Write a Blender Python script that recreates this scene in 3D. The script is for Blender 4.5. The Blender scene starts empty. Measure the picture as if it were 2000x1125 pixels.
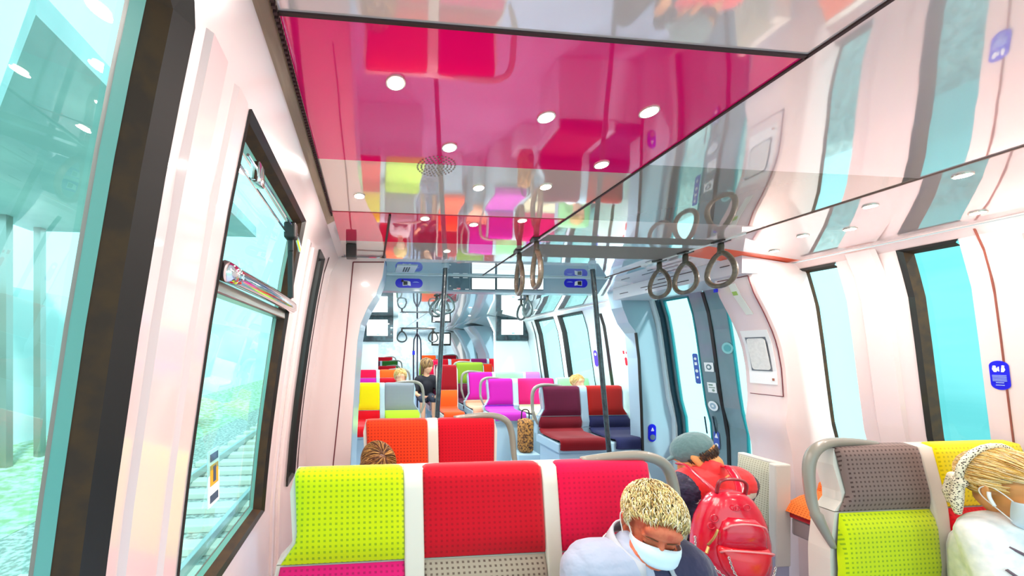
import bpy, bmesh, math, random
from mathutils import Vector, Matrix, Euler
random.seed(7)
C = bpy.context.scene.collection
PI = math.pi
def lin(h):
    if isinstance(h, str):
        h = [int(h[i:i+2], 16)/255 for i in (0, 2, 4)]
    return tuple((c/12.92 if c <= .04045 else ((c+.055)/1.055)**2.4) for c in h) + (1,)
# ---------------------------------------------------------------- camera
EYE = 1.56                       # camera height over the floor
F, PX, PY, YAW = 700.0, 785.0, 687.0, math.atan(63/700.0)
cam = bpy.data.cameras.new('camera'); camo = bpy.data.objects.new('camera', cam); C.objects.link(camo)
camo.location = (0, 0, EYE); camo.rotation_euler = (PI/2, 0, -YAW)
cam.sensor_width = 36; cam.lens = F/2000*36
cam.shift_x = (1000-PX)/2000; cam.shift_y = (PY-562.5)/2000
cam.clip_start = .02; cam.clip_end = 300
sc = bpy.context.scene; sc.camera = camo
# ---------------------------------------------------------------- world, exposure
sc.view_settings.view_transform = 'Standard'; sc.view_settings.look = 'None'
sc.view_settings.gamma = 1; sc.view_settings.use_curve_mapping = False
sc.view_settings.exposure = 0.38
w = bpy.data.worlds.new('sky'); sc.world = w; w.use_nodes = True
nt = w.node_tree; bg = nt.nodes['Background']
bg.inputs[0].default_value = (.50, .90, .95, 1); bg.inputs[1].default_value = 1.7
sun = bpy.data.lights.new('sun', 'SUN'); sun.energy = 3.5; sun.angle = math.radians(6); sun.color = (1, .97, .92)
suno = bpy.data.objects.new('sun', sun); C.objects.link(suno); suno.rotation_euler = (math.radians(38), math.radians(28), 0)
LAMP_W = 2.0
# ---------------------------------------------------------------- helpers
def ray(u, v):
    xc, zc = (u-PX)/F, (PY-v)/F
    X = xc*math.cos(YAW)+math.sin(YAW); Y = math.cos(YAW)-xc*math.sin(YAW)
    return Vector((X/Y, 1, zc/Y))
def at(u, v, Y):                 # the point at distance Y down the car seen at u, v
    r = ray(u, v)*Y; return Vector((r.x, r.y, r.z+EYE))
def atx(u, v, X):                # the point on the plane x = X
    r = ray(u, v); s = X/r.x; return Vector((X, s, r.z*s+EYE))
def atz(u, v, Z):                # the point at height Z
    r = ray(u, v); s = (Z-EYE)/r.z; return Vector((r.x*s, s, Z))
MC = {}
def mat(name, col, rough=.4, metal=0, coat=0, emit=0, spec=.5, bump=None, noise=None, coat_rough=.03, sheen=0):
    if name in MC: return MC[name]
    m = bpy.data.materials.new(name); m.use_nodes = True; t = m.node_tree; b = t.nodes['Principled BSDF']
    c = lin(col) if isinstance(col, str) else tuple(col)+(1,)
    b.inputs['Base Color'].default_value = c
    b.inputs['Roughness'].default_value = rough; b.inputs['Metallic'].default_value = metal
    b.inputs['Coat Weight'].default_value = coat; b.inputs['Coat Roughness'].default_value = coat_rough
    b.inputs['Specular IOR Level'].default_value = spec
    if sheen: b.inputs['Sheen Weight'].default_value = sheen
    if emit:
        b.inputs['Emission Color'].default_value = c; b.inputs['Emission Strength'].default_value = emit
    tc = t.nodes.new('ShaderNodeTexCoord')
    if noise:                    # (scale, second colour, stretch)
        n = t.nodes.new('ShaderNodeTexNoise'); n.inputs['Scale'].default_value = noise[0]; n.inputs['Detail'].default_value = 4
        mp = t.nodes.new('ShaderNodeMapping'); mp.inputs['Scale'].default_value = noise[2] if len(noise) > 2 else (1, 1, 1)
        r = t.nodes.new('ShaderNodeValToRGB'); r.color_ramp.elements[0].color = c; r.color_ramp.elements[1].color = lin(noise[1])
        r.color_ramp.elements[0].position = .4; r.color_ramp.elements[1].position = .62
        t.links.new(tc.outputs['Object'], mp.inputs[0]); t.links.new(mp.outputs[0], n.inputs['Vector'])
        t.links.new(n.outputs['Fac'], r.inputs[0]); t.links.new(r.outputs[0], b.inputs['Base Color'])
    if bump:                     # (scale, strength)
        n = t.nodes.new('ShaderNodeTexNoise'); n.inputs['Scale'].default_value = bump[0]; n.inputs['Detail'].default_value = 2
        bp = t.nodes.new('ShaderNodeBump'); bp.inputs['Strength'].default_value = bump[1]; bp.inputs['Distance'].default_value = .02
        t.links.new(tc.outputs['Object'], n.inputs['Vector'])
        t.links.new(n.outputs['Fac'], bp.inputs['Height']); t.links.new(bp.outputs[0], b.inputs['Normal']); t.links.new(bp.outputs[0], b.inputs['Coat Normal'])
    MC[name] = m; return m
def fabric(base, dot=None, pitch=.0185, thr=.25):   # moquette with rows of small dots
    nm = 'moquette_%s_%s' % (base, dot)
    if nm in MC: return MC[nm]
    m = mat(nm, base, .85, sheen=.15, spec=.2)
    t = m.node_tree; b = t.nodes['Principled BSDF']; tc = t.nodes['Texture Coordinate']
    n = t.nodes.new('ShaderNodeTexNoise'); n.inputs['Scale'].default_value = 260
    t.links.new(tc.outputs['Object'], n.inputs['Vector'])
    def M(op, a, c=None, d=None):
        q = t.nodes.new('ShaderNodeMath'); q.operation = op
        for i, x in enumerate((a, c, d)):
            if x is None: continue
            if isinstance(x, (int, float)): q.inputs[i].default_value = x
            else: t.links.new(x, q.inputs[i])
        return q.outputs[0]
    mx = t.nodes.new('ShaderNodeMix'); mx.data_type = 'RGBA'
    A, B = lin(base), lin(dot or base)
    if not dot: B = tuple(c*.72 for c in A[:3])+(1,)
    mx.inputs['A'].default_value = A; mx.inputs['B'].default_value = B
    s = t.nodes.new('ShaderNodeSeparateXYZ'); t.links.new(tc.outputs['Object'], s.inputs[0])
    k = 2*PI/pitch
    sx = M('SINE', M('MULTIPLY', s.outputs[0], k)); zz = M('ADD', s.outputs[2], M('MULTIPLY', s.outputs[1], .6))
    sz = M('SINE', M('MULTIPLY', zz, k))
    f = M('MULTIPLY', M('GREATER_THAN', sx, thr), M('GREATER_THAN', sz, thr))
    f = M('MULTIPLY', f, M('ADD', M('MULTIPLY', n.outputs['Fac'], .5), .55 if dot else .25))
    t.links.new(f, mx.inputs['Factor']); 
    m2 = t.nodes.new('ShaderNodeMix'); m2.data_type = 'RGBA'; m2.blend_type = 'MULTIPLY'; m2.inputs['Factor'].default_value = .35
    t.links.new(mx.outputs['Result'], m2.inputs['A']); t.links.new(n.outputs['Color'], m2.inputs['B'])
    t.links.new(mx.outputs['Result'], b.inputs['Base Color'])
    MC[nm] = m; return m
def glass(name, tint, gloss=.10, absorb=1.0, ior=1.5):
    m = bpy.data.materials.new(name); m.use_nodes = True; t = m.node_tree; t.nodes.clear()
    o = t.nodes.new('ShaderNodeOutputMaterial'); tr = t.nodes.new('ShaderNodeBsdfTransparent'); tr.inputs[0].default_value = tuple(tint)+(1,)
    g = t.nodes.new('ShaderNodeBsdfGlossy'); g.inputs['Roughness'].default_value = .01
    lw = t.nodes.new('ShaderNodeLayerWeight'); lw.inputs[0].default_value = .5
    pw = t.nodes.new('ShaderNodeMath'); pw.operation = 'POWER'; pw.inputs[1].default_value = 4.0; t.links.new(lw.outputs['Facing'], pw.inputs[0])
    fr = t.nodes.new('ShaderNodeMath'); fr.operation = 'MULTIPLY_ADD'; fr.inputs[1].default_value = .7; fr.inputs[2].default_value = gloss; t.links.new(pw.outputs[0], fr.inputs[0])
    mx = t.nodes.new('ShaderNodeMixShader')
    t.links.new(fr.outputs[0], mx.inputs[0]); t.links.new(tr.outputs[0], mx.inputs[1]); t.links.new(g.outputs[0], mx.inputs[2]); t.links.new(mx.outputs[0], o.inputs[0])
    MC[name] = m; return m
def obj(name, bm, m=None, parent=None, smooth=False, loc=None):
    me = bpy.data.meshes.new(name)
    if isinstance(bm, tuple):
        me.from_pydata(bm[0], [], bm[1])
    else:
        bmesh.ops.recalc_face_normals(bm, faces=bm.faces); bm.to_mesh(me); bm.free()
    for x in (m if isinstance(m, (list, tuple)) else [m]):
        if x: me.materials.append(x)
    o = bpy.data.objects.new(name, me); C.objects.link(o)
    if smooth:
        for p in me.polygons: p.use_smooth = True
    if smooth == 'auto':
        for p in me.polygons: p.use_smooth = True
        me.set_sharp_from_angle(angle=math.radians(35))
    if parent: o.parent = parent
    if loc is not None: o.location = loc
    return o
def tag(o, label, cat, group=None, kind=None):
    o['label'] = label; o['category'] = cat
    if group: o['group'] = group
    if kind: o['kind'] = kind
    return o
def struct(o): o['kind'] = 'structure'; return o
def empty(name, loc, rz=0):
    o = bpy.data.objects.new(name, None); C.objects.link(o); o.location = loc; o.rotation_euler = (0, 0, rz); o.empty_display_size = .05
    return o
def thing(name, label, cat, loc, group=None, rz=0): return tag(empty(name, loc, rz), label, cat, group)
def BM(): return bmesh.new()
def box(bm, a, b, bevel=0, mi=0, seg=2):
    r = bmesh.ops.create_cube(bm, size=1); vs = r['verts']
    for v in vs:
        v.co = Vector([(a[i]+b[i])/2+v.co[i]*(b[i]-a[i]) for i in range(3)])
    fs = set(f for v in vs for f in v.link_faces)
    for f in fs: f.material_index = mi
    if bevel:
        es = list(set(e for v in vs for e in v.link_edges))
        bmesh.ops.bevel(bm, geom=es, offset=bevel, segments=seg, profile=.5, affect='EDGES')
    return vs
def tube(bm, pts, r, n=10, closed=False, flat=1.0, cap=True):
    pts = [Vector(p) for p in pts]; N = len(pts); rings = []
    rr = r if isinstance(r, (list, tuple)) else [r]*N
    up = None
    for i, p in enumerate(pts):
        if closed: d = pts[(i+1) % N]-pts[i-1]
        else: d = pts[min(i+1, N-1)]-pts[max(i-1, 0)]
        d.normalize()
        if up is None:
            up = Vector((0, 0, 1)) if abs(d.z) < .9 else Vector((1, 0, 0))
        a = d.cross(up).normalized(); b = a.cross(d).normalized(); up = b
        rings.append([bm.verts.new(p+a*math.cos(2*PI*k/n)*rr[i]+b*math.sin(2*PI*k/n)*rr[i]*flat) for k in range(n)])
    for i in range(N if closed else N-1):
        A, B = rings[i], rings[(i+1) % N]
        for k in range(n): bm.faces.new((A[k], A[(k+1) % n], B[(k+1) % n], B[k]))
    if not closed and cap:
        bm.faces.new(rings[0][::-1]); bm.faces.new(rings[-1])
def smooth_path(pts, n=6):        # Catmull-Rom through the points
    P = [Vector(p) for p in pts]; out = []
    for i in range(len(P)-1):
        p0, p1, p2, p3 = P[max(i-1, 0)], P[i], P[i+1], P[min(i+2, len(P)-1)]
        for k in range(n):
            t = k/n
            out.append(.5*((2*p1)+(p2-p0)*t+(2*p0-5*p1+4*p2-p3)*t*t+(3*p1-p0-3*p2+p3)*t**3))
    out.append(P[-1]); return out
def slab(bm, quad, th, nrm=None, mi=0):   # a flat panel with thickness; quad = 4+ points in order
    q = [Vector(p) for p in quad]
    n = nrm or (q[1]-q[0]).cross(q[2]-q[1]).normalized(); n = Vector(n)
    A = [bm.verts.new(p) for p in q]; B = [bm.verts.new(p+n*th) for p in q]
    k = len(q)
    fs = [bm.faces.new(A[::-1]), bm.faces.new(B)]+[bm.faces.new((A[i], A[(i+1) % k], B[(i+1) % k], B[i])) for i in range(k)]
    for f in fs: f.material_index = mi
def pill(cx, cy, w, h, n=10):     # outline of a stadium in 2D
    r = min(w, h)/2; out = []
    for (sx, sy, a0) in ((1, 1, 0), (-1, 1, 90), (-1, -1, 180), (1, -1, 270)):
        for k in range(n+1):
            a = math.radians(a0+90*k/n)
            out.append((cx+sx*(w/2-r)+r*math.cos(a), cy+sy*(h/2-r)+r*math.sin(a)))
    return out
def rrect(cx, cy, w, h, r, n=5):
    out = []
    for (sx, sy, a0) in ((1, 1, 0), (-1, 1, 90), (-1, -1, 180), (1, -1, 270)):
        for k in range(n+1):
            a = math.radians(a0+90*k/n)
            out.append((cx+sx*(w/2-r)+r*math.cos(a), cy+sy*(h/2-r)+r*math.sin(a)))
    return out
# the two side walls lean in towards the top
PR = [(0, 2.84), (.5, 2.87), (.93, 2.855), (1.12, 2.80), (1.32, 2.77), (1.60, 2.73), (1.85, 2.69), (2.065, 2.62), (2.10, 2.58)]
PL = [(0, -.41), (.5, -.42), (.93, -.408), (1.12, -.392), (1.32, -.370), (1.60, -.332), (1.85, -.292), (2.065, -.250), (2.16, -.20)]
def xw(side, z):
    T = PR if side > 0 else PL
    if z <= T[0][0]: return T[0][1]
    for (a, xa), (b, xb) in zip(T, T[1:]):
        if z <= b: return xa+(xb-xa)*(z-a)/(b-a)
    return T[-1][1]
CEIL = 2.18
# ---------------------------------------------------------------- shared materials
rose = mat('rose_white_panel', 'ead2cf', .22, coat=.8, coat_rough=.06)  # pink partly holds the warm light of the near car
coolw = mat('cool_lit_white_panel', 'e2f2f4', .25, coat=.6, coat_rough=.08)  # cyan tint partly holds the cool light of the far car
bluegrey = mat('blue_grey_panel', 'a3bccb', .3, coat=.4, coat_rough=.1)
black = mat('black_rubber', '17130f', .45, coat=.2)
darkfr = mat('dark_brown_frame', '4b3524', .65, spec=.2, noise=(25, '3e2e26'))
seal = mat('teal_glass_seal', '5fa9a0', .35, coat=.5)
chrome = mat('polished_chrome', 'e8e8ea', .06, 1)
steel = mat('brushed_steel', 'b4b0a8', .28, 1)
seam = mat('dark_seam', '3a1a1c', .6)
graph = mat('graphite_pole', '1c2a33', .25, coat=.6, noise=(25, '31424a'))
cream = mat('cream_seat_shell', 'd9d0c4', .35, coat=.3)
lblue = mat('pale_blue_seat_shell', 'b5cdd6', .35, coat=.3)
handle_m = mat('taupe_grab_handle', '8a8478', .35, coat=.4)
ringm = mat('olive_brown_strap_rubber', '6e6350', .38, coat=.4, noise=(30, '55483f'))
bluest = mat('signal_blue', '1212d8', .35)
whitem = mat('white_print', 'f4f6f6', .4)
blackp = mat('black_print', '101014', .4)
# ================================================================ the car body
def wall(name, side, openings, y0, y1, ztop, mats, extra_y=(), jut=None, matfn=None, th=.05):
    zs = sorted(set([p[0] for p in (PR if side > 0 else PL) if p[0] <= ztop]+[ztop]+[z for o in openings for z in o[2:4]]))
    ys = sorted(set([y0, y1]+list(extra_y)+[y for o in openings for y in o[:2]]))
    yy = []
    for a, b in zip(ys, ys[1:]):
        n = max(1, int((b-a)/.25)); yy += [a+(b-a)*k/n for k in range(n)]
    ys = yy+[ys[-1]]
    V, Fc, mi = [], [], []
    for lay in (0, 1):
        for y in ys:
            for z in zs: V.append((xw(side, z)+side*(th if lay else 0)-side*(jut(y, z) if jut else 0), y, z))
    nz = len(zs); L = len(ys)*nz; cells = set()
    for i in range(len(ys)-1):
        for j in range(nz-1):
            cy, cz = (ys[i]+ys[i+1])/2, (zs[j]+zs[j+1])/2
            if not any(o[0] < cy < o[1] and o[2] < cz < o[3] for o in openings): cells.add((i, j))
    for (i, j) in cells:
        a, b, c, d = i*nz+j, (i+1)*nz+j, (i+1)*nz+j+1, i*nz+j+1
        k = matfn((ys[i]+ys[i+1])/2, (zs[j]+zs[j+1])/2) if matfn else 0
        Fc.append((a, b, c, d)); mi.append(k); Fc.append((L+d, L+c, L+b, L+a)); mi.append(k)
        for (di, dj, p, q) in ((-1, 0, a, d), (1, 0, c, b), (0, -1, b, a), (0, 1, d, c)):
            if (i+di, j+dj) not in cells: Fc.append((p, q, L+q, L+p)); mi.append(k)
    o = obj(name, (V, Fc), mats)
    for p, k in zip(o.data.polygons, mi): p.material_index = k
    for p in o.data.polygons: p.use_smooth = True
    o.data.set_sharp_from_angle(angle=math.radians(30))
    return struct(o)
mk = lambda y, z: 0 if y < 2.7 else 1  # near and far wall colours take over part of the warm and cool lighting
R_OPEN = [(1.373, 1.557, .9, 2.065), (1.795, 1.978, .9, 2.065), (2.22, 3.12, .02, 2.065), (4.22, 4.80, .9, 2.065), (4.92, 5.50, .9, 2.065),
          (6.9, 7.5, .9, 2.065), (8.4, 9.0, .9, 2.065), (9.4, 10.0, .9, 2.065)]
L_OPEN = [(-.75, .53, .95, 2.065), (.775, 1.41, .95, 2.065), (1.80, 1.97, .9, 2.065), (4.3, 5.5, .9, 2.065), (6.9, 7.5, .9, 2.065), (8.4, 9.0, .9, 2.065), (9.4, 10.0, .9, 2.065)]
wall('wall_right', 1, R_OPEN, -1.4, 13, 2.10, [rose, coolw], matfn=mk)
def pil(y, z):                    # the glossy ribs on the left pillar
    return 0
wall('wall_left', -1, L_OPEN, -1.4, 13, 2.16, [rose, coolw], matfn=mk)
# raised ribs on the left wall between the windows
def rib(name, side, ya, yb, z0, z1, h, m, th=.0, seg=14):
    V, Fc = [], []
    prof = [(ya, -.002), (ya+.012, h), (yb-.012, h), (yb, -.002)]
    for k in range(seg+1):
        z = z0+(z1-z0)*k/seg
        for (y, d) in prof: V.append((xw(side, z)-side*d, y, z))
    for k in range(seg):
        for j in range(3):
            a = k*4+j; Fc.append((a, a+1, a+5, a+4))
        Fc.append((k*4+3, k*4, k*4+4, k*4+7))
    Fc.append((0, 1, 2, 3)); Fc.append((seg*4, seg*4+3, seg*4+2, seg*4+1))
    return struct(obj(name, (V, Fc), m, smooth='auto'))
rib('trim_1', -1, .575, .655, 0, 2.06, .008, rose)
rib('trim_2', -1, .690, .760, 0, 2.06, .007, rose)
rib('trim_3', -1, 1.52, 1.60, .3, 2.03, .006, rose)
rib('trim_4', -1, 1.64, 1.72, .3, 2.03, .008, rose)
rib('trim_5', 1, 1.62, 1.74, .3, 2.09, .014, rose)
# floor
fl = mat('blue_grey_speckled_floor', '7f8fb0', .6, noise=(90, 'a9b4cc'))
bm = BM(); box(bm, (-.45, -1.4, -.05), (2.95, 13, 0)); struct(obj('floor', bm, fl))
# ---------------------------------------------------------------- ceiling of coloured glossy panels
def gloss(nm, col, metal=.35, wob=.06):
    return mat(nm, col, .05, metal, coat=1, coat_rough=.015, bump=(2.2, wob), spec=.9)
cm = [gloss('ceiling_white', 'f6e4e2'), gloss('ceiling_pink', 'ff0076', .12), gloss('ceiling_warm_white', 'f0dcd2'), gloss('ceiling_red_pink', 'ff3262', .12),
      gloss('ceiling_grey', 'b4a89c'), mat('ceiling_dark_grey', '857f76', .6, spec=.15), mat('ceiling_orange', 'ff5a1e', .3, coat=.25, coat_rough=.05, spec=.2), gloss('ceiling_cool', 'dcebee'), gloss('ceiling_blue_grey', 'a9c4cf')]
XA, XB, XC_ = .913, 1.96, 2.58
bands = [  # (x0, x1, [(y0, material)...])
    (-.165, XA, [(-1.4, 0), (.672, 1), (1.17, 2), (1.60, 3), (2.02, 2), (2.30, 0), (2.46, 8), (2.88, 7), (13, 7)]),
    (XA, XB, [(-1.4, 0), (1.11, 4), (1.60, 2), (1.82, 5), (1.93, 7), (1.985, 5), (2.25, 7), (2.46, 8), (2.88, 7), (13, 7)]),
    (XB, XC_, [(-1.4, 0), (1.93, 6), (2.12, 0), (2.46, 8), (2.88, 7), (13, 7)])]
def zc(x): return CEIL if x <= XB else CEIL-(x-XB)*(.07/.62)
V, Fc, mi = [], [], []
for (x0, x1, bl) in bands:
    for (ya, k), (yb, _) in zip(bl, bl[1:]):
        n = len(V); V += [(x0, ya, zc(x0)), (x1, ya, zc(x1)), (x1, yb, zc(x1)), (x0, yb, zc(x0)),
                          (x0, ya, zc(x0)+.03), (x1, ya, zc(x1)+.03), (x1, yb, zc(x1)+.03), (x0, yb, zc(x0)+.03)]
        for f in ((0, 1, 2, 3), (7, 6, 5, 4), (0, 4, 5, 1), (1, 5, 6, 2), (2, 6, 7, 3), (3, 7, 4, 0)):
            Fc.append([n+q for q in f]); mi.append(k)
ceil = struct(obj('ceiling', (V, Fc), cm))
for p, k in zip(ceil.data.polygons, mi): p.material_index = k
# seams and rails in the ceiling
def trimbox(name, a, b, m): bm = BM(); box(bm, a, b); return struct(obj(name, bm, m))
trimbox('trim_6', (XA-.004, -1.4, CEIL-.004), (XA+.004, 2.88, CEIL+.01), seam)
trimbox('trim_7', (XA-.004, 2.88, CEIL-.003), (XA+.004, 13, CEIL+.01), bluegrey)
trimbox('trim_8', (XB-.004, -1.4, CEIL-.004), (XB+.004, 2.88, CEIL+.01), mat('seam_taupe', '8b6a60', .5))
trimbox('trim_9', (-.165, .668, CEIL-.004), (XA, .675, CEIL+.01), seam)
trimbox('trim_10', (-.165, 1.598, CEIL-.002), (XA, 1.603, CEIL+.01), mat('seam_red', 'c01038', .5))
# the light channel that carries the straps over the aisle
for nm, x in (('trim_11', XA), ('trim_12', XB)):
    trimbox(nm, (x-.012 if x == XB else x+.004, 1.70, CEIL-.008), (x-.004 if x == XB else x+.016, 2.42 if x == XB else 2.28, CEIL+.005), mat('white_channel', 'f4f2f0', .3, coat=.5))
trimbox('trim_13', (.086, 1.61, CEIL-.010), (.096, 2.42, CEIL+.005), seam)
# left cove rail: perforated beige metal
rail = mat('beige_cove_rail', '9c8a72', .35, .6, noise=(40, 'b6a488', (1, .1, 1)))
bm = BM(); slab(bm, [(-.165, -1.4, 2.180), (-.165, 1.72, 2.180), (-.205, 1.72, 2.158), (-.205, -1.4, 2.158)], .012)
cove = struct(obj('trim_14', bm, rail))
bm = BM()
for k in range(90):
    y = .55+k*.012
    box(bm, (-.1725, y, 2.166), (-.1655, y+.006, 2.179))
struct(obj('trim_15', bm, seam))
bm = BM(); slab(bm, [(-.203, -1.4, 2.160), (-.203, 13, 2.160), (-.209, 13, 2.154), (-.209, -1.4, 2.154)], .01); struct(obj('trim_16', bm, mat('dark_line', '5a4038', .5)))
bm = BM(); slab(bm, [(-.165, 1.72, 2.180), (-.165, 13, 2.180), (-.21, 13, 2.158), (-.21, 1.72, 2.158)], .012); struct(obj('trim_17', bm, rose))
trimbox('trim_18', (2.572, -1.4, 2.104), (2.60, 13, 2.125), rose)
# panel seams on the right wall
def seamline(name, side, y, z0, z1, wd=.006, m=seam, proud=.003):
    V, Fc = [], []
    N = 16
    for k in range(N+1):
        z = z0+(z1-z0)*k/N; x = xw(side, z)
        for (dy, dx) in ((-wd/2, .002), (wd/2, .002), (wd/2, -proud), (-wd/2, -proud)): V.append((x+side*dx, y+dy, z))
    for k in range(N):
        for j in range(4):
            a = k*4+j; b = k*4+(j+1) % 4; Fc.append((a, b, b+4, a+4))
    return struct(obj(name, (V, Fc), m))
seamline('trim_19', 1, 1.315, .6, 2.09, .005, mat('seam_brown', '8a4a3c', .5))
seamline('trim_20', 1, 2.03, .6, 2.09, .006, mat('seam_brown2', '7a3c34', .5))
seamline('trim_21', 1, 3.9, .9, 2.0, .05, black); seamline('trim_22', 1, 3.52, .9, 1.85, .03, black)
seamline('trim_23', 1, 5.62, .9, 2.05, .03, black); seamline('trim_24', -1, 2.08, .6, 2.1, .006, seam)
# ---------------------------------------------------------------- windows
gl_mid = glass('light_cyan_glass', (.68, .96, .98), .04)
gl_far = glass('cyan_tinted_glass', (.62, .93, .95), .05)
grey_seal = mat('grey_seal', '7f8a86', .4)
gl_near = glass('pale_teal_glass', (.68, .97, .96), .10)
gl_clear = glass('bright_glass', (.90, 1, 1), .04)
def frame_strip(bm, side, pts, wd_in, wd_out, mi=0):
    pass
def window(n, side, y0, y1, z0, z1, g, fw=.03, depth=.05, lip=.010, chamfer=0, sealm=None, fm=None, near_bare=False):
    """frame round the opening: an L section on the wall face and down the reveal, the pane recessed."""
    w_ = struct(empty('window_%d' % n, (xw(side, z0), (y0+y1)/2, z0)))
    o0 = Vector(w_.location)
    path = []
    c = chamfer
    zz = [z0+(z1-c-z0)*k/10 for k in range(11)]
    path += [(y0, z) for z in zz]
    if c: path += [(y0, z1-c), (y0+c*.5, z1)]
    if c: path += [(y1-c*.5, z1), (y1, z1-c)]
    path += [(y1, z) for z in zz[::-1]]
    pp = []
    for p in path:
        if not pp or (abs(p[0]-pp[-1][0])+abs(p[1]-pp[-1][1])) > 1e-5: pp.append(p)
    cy, cz = (y0+y1)/2, (z0+z1)/2
    def off(p, d):               # move inwards by d
        y, z = p
        sy = 1 if y < cy else -1
        yy = y+sy*d if abs(y-cy) > 1e-6 else y
        zz_ = max(z0+d, min(z1-d, z)); return (yy, zz_)
    bm = BM(); rings = []
    for p in pp:
        a, b, c1 = off(p, -.004), off(p, fw), off(p, fw)
        X = lambda q: xw(side, max(z0-.01, min(z1, q[1])))
        rings.append([bm.verts.new(Vector((X(a)-side*.001, a[0], a[1]))-o0), bm.verts.new(Vector((X(a)-side*lip, a[0], a[1]))-o0),
                      bm.verts.new(Vector((X(b)+side*.004, off(p, fw*.55)[0], off(p, fw*.55)[1]))-o0), bm.verts.new(Vector((X(c1)+side*depth, c1[0], c1[1]))-o0)])
    N = len(rings)
    for i in range(N):
        A, B = rings[i], rings[(i+1) % N]
        if near_bare and abs(pp[i][0]-y0) < 1e-4 and abs(pp[(i+1) % N][0]-y0) < 1e-4: continue
        for j in range(3): bm.faces.new((A[j], A[j+1], B[j+1], B[j])).material_index = 1 if j == 2 else 0
    f = obj('window_frame', bm, [black, fm or darkfr], w_)
    if sealm:
        bm = BM(); rings = []
        for p in pp:
            b = off(p, fw-.002); c1 = off(p, fw+.014); x1 = xw(side, min(z1, b[1]))+side*(depth-.008); x2 = xw(side, min(z1, c1[1]))+side*(depth+.002)
            rings.append([bm.verts.new(Vector((x1, b[0], b[1]))-o0), bm.verts.new(Vector((x2, c1[0], c1[1]))-o0)])
        for i in range(N):
            A, B = rings[i], rings[(i+1) % N]; bm.faces.new((A[0], A[1], B[1], B[0]))
        obj('glazing_seal', bm, sealm, w_)
        bm = BM(); rings = []
        for p in pp:
            for_ = [off(p, fw+.014), off(p, fw+.021)]; rings.append([bm.verts.new(Vector((xw(side, min(z1, q[1]))+side*(depth-.001), q[0], q[1]))-o0) for q in for_])
        for i in range(N):
            A, B = rings[i], rings[(i+1) % N]; bm.faces.new((A[0], A[1], B[1], B[0]))
        obj('seal_bead', bm, grey_seal, w_)
    bm = BM(); K = 8; cols = []
    for k in range(K+1):
        z = z0+(z1-z0)*k/K; x = xw(side, z)+side*(depth+.003)
        cols.append([bm.verts.new(Vector((x, y, z))-o0) for y in (y0, y1)])
    for k in range(K): bm.faces.new((cols[k][0], cols[k][1], cols[k+1][1], cols[k+1][0]))
    obj('pane', bm, g, w_, smooth=True)
    return w_
w1 = window(1, -1, -.75, .53, .95, 2.065, gl_near, fw=.042, depth=.035, lip=.012, chamfer=.045, sealm=seal)
w2 = window(2, -1, .775, 1.41, .95, 2.065, gl_near, fw=.022, depth=.04, lip=.006, sealm=seal)
window(3, -1, 1.80, 1.97, .9, 2.065, gl_far, fm=black)
window(4, 1, 1.373, 1.557, .9, 2.065, gl_far, fw=.022, lip=.006, near_bare=True)
window(5, 1, 1.795, 1.978, .9, 2.065, gl_mid, fw=.022, lip=.006, near_bare=True)
for n, (a, b, c, d) in zip((6, 7, 8, 9, 10), R_OPEN[3:]): window(n, 1, a, b, c, d, gl_clear if n > 7 else gl_far, fw=.03, fm=black)
for n, (a, b, c, d) in zip((11, 12, 13, 14), L_OPEN[3:]): window(n, -1, a, b, c, d, gl_clear, fw=.03, fm=black)
# hopper rail, hinge and latch of the second left window
o0 = Vector(w2.location)
def wx(z, d=0): return xw(-1, z)+d
bm = BM(); zr = 1.728
pts = [Vector((wx(zr, .012), .775, zr))-o0, Vector((wx(zr, .022), 1.08, zr))-o0, Vector((wx(zr, .020), 1.37, zr))-o0, Vector((wx(zr, .004), 1.395, zr))-o0]
tube(bm, smooth_path(pts, 4), .020, 12, flat=1.15); r_ = obj('transom_rail', bm, chrome, w2, smooth=True); r_['label'] = 'curved polished chrome rail'
bm = BM(); box(bm, Vector((wx(zr-.03, -.035), .78, zr-.045))-o0, Vector((wx(zr-.03, 0), 1.38, zr-.015))-o0, .004); obj('lower_sash', bm, steel, w2)
bm = BM(); zt = 1.985
tube(bm, [Vector((wx(zt, .004), .80, zt))-o0, Vector((wx(zt, .004), 1.33, zt))-o0], .0035, 8)
tube(bm, [Vector((wx(zt, -.014), .80, zt-.022))-o0, Vector((wx(zt, -.014), 1.33, zt-.022))-o0], .004, 8)
box(bm, Vector((wx(zt, -.01), .86, zt-.03))-o0, Vector((wx(zt, .012), .90, zt+.02))-o0, .004)
obj('hinge_bar', bm, chrome, w2, smooth='auto')
bm = BM(); box(bm, Vector((wx(1.97, -.02), 1.235, 1.945))-o0, Vector((wx(1.97, .020), 1.275, 2.0))-o0, .006)
box(bm, Vector((wx(1.95, -.004), 1.255, 1.905))-o0, Vector((wx(1.95, .012), 1.268, 1.955))-o0, .003)
l_ = obj('latch', bm, black, w2); bm = BM(); tube(bm, [Vector((wx(1.95, .018), 1.275, 1.965))-o0, Vector((wx(1.95, .022), 1.325, 1.925))-o0], .007, 8); obj('latch_lever', bm, chrome, l_)
bm = BM(); box(bm, Vector((wx(1.9, -.02), 1.355, 1.76))-o0, Vector((wx(1.9, .0), 1.372, 2.03))-o0, .003); obj('sash_stile', bm, black, w2)
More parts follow.
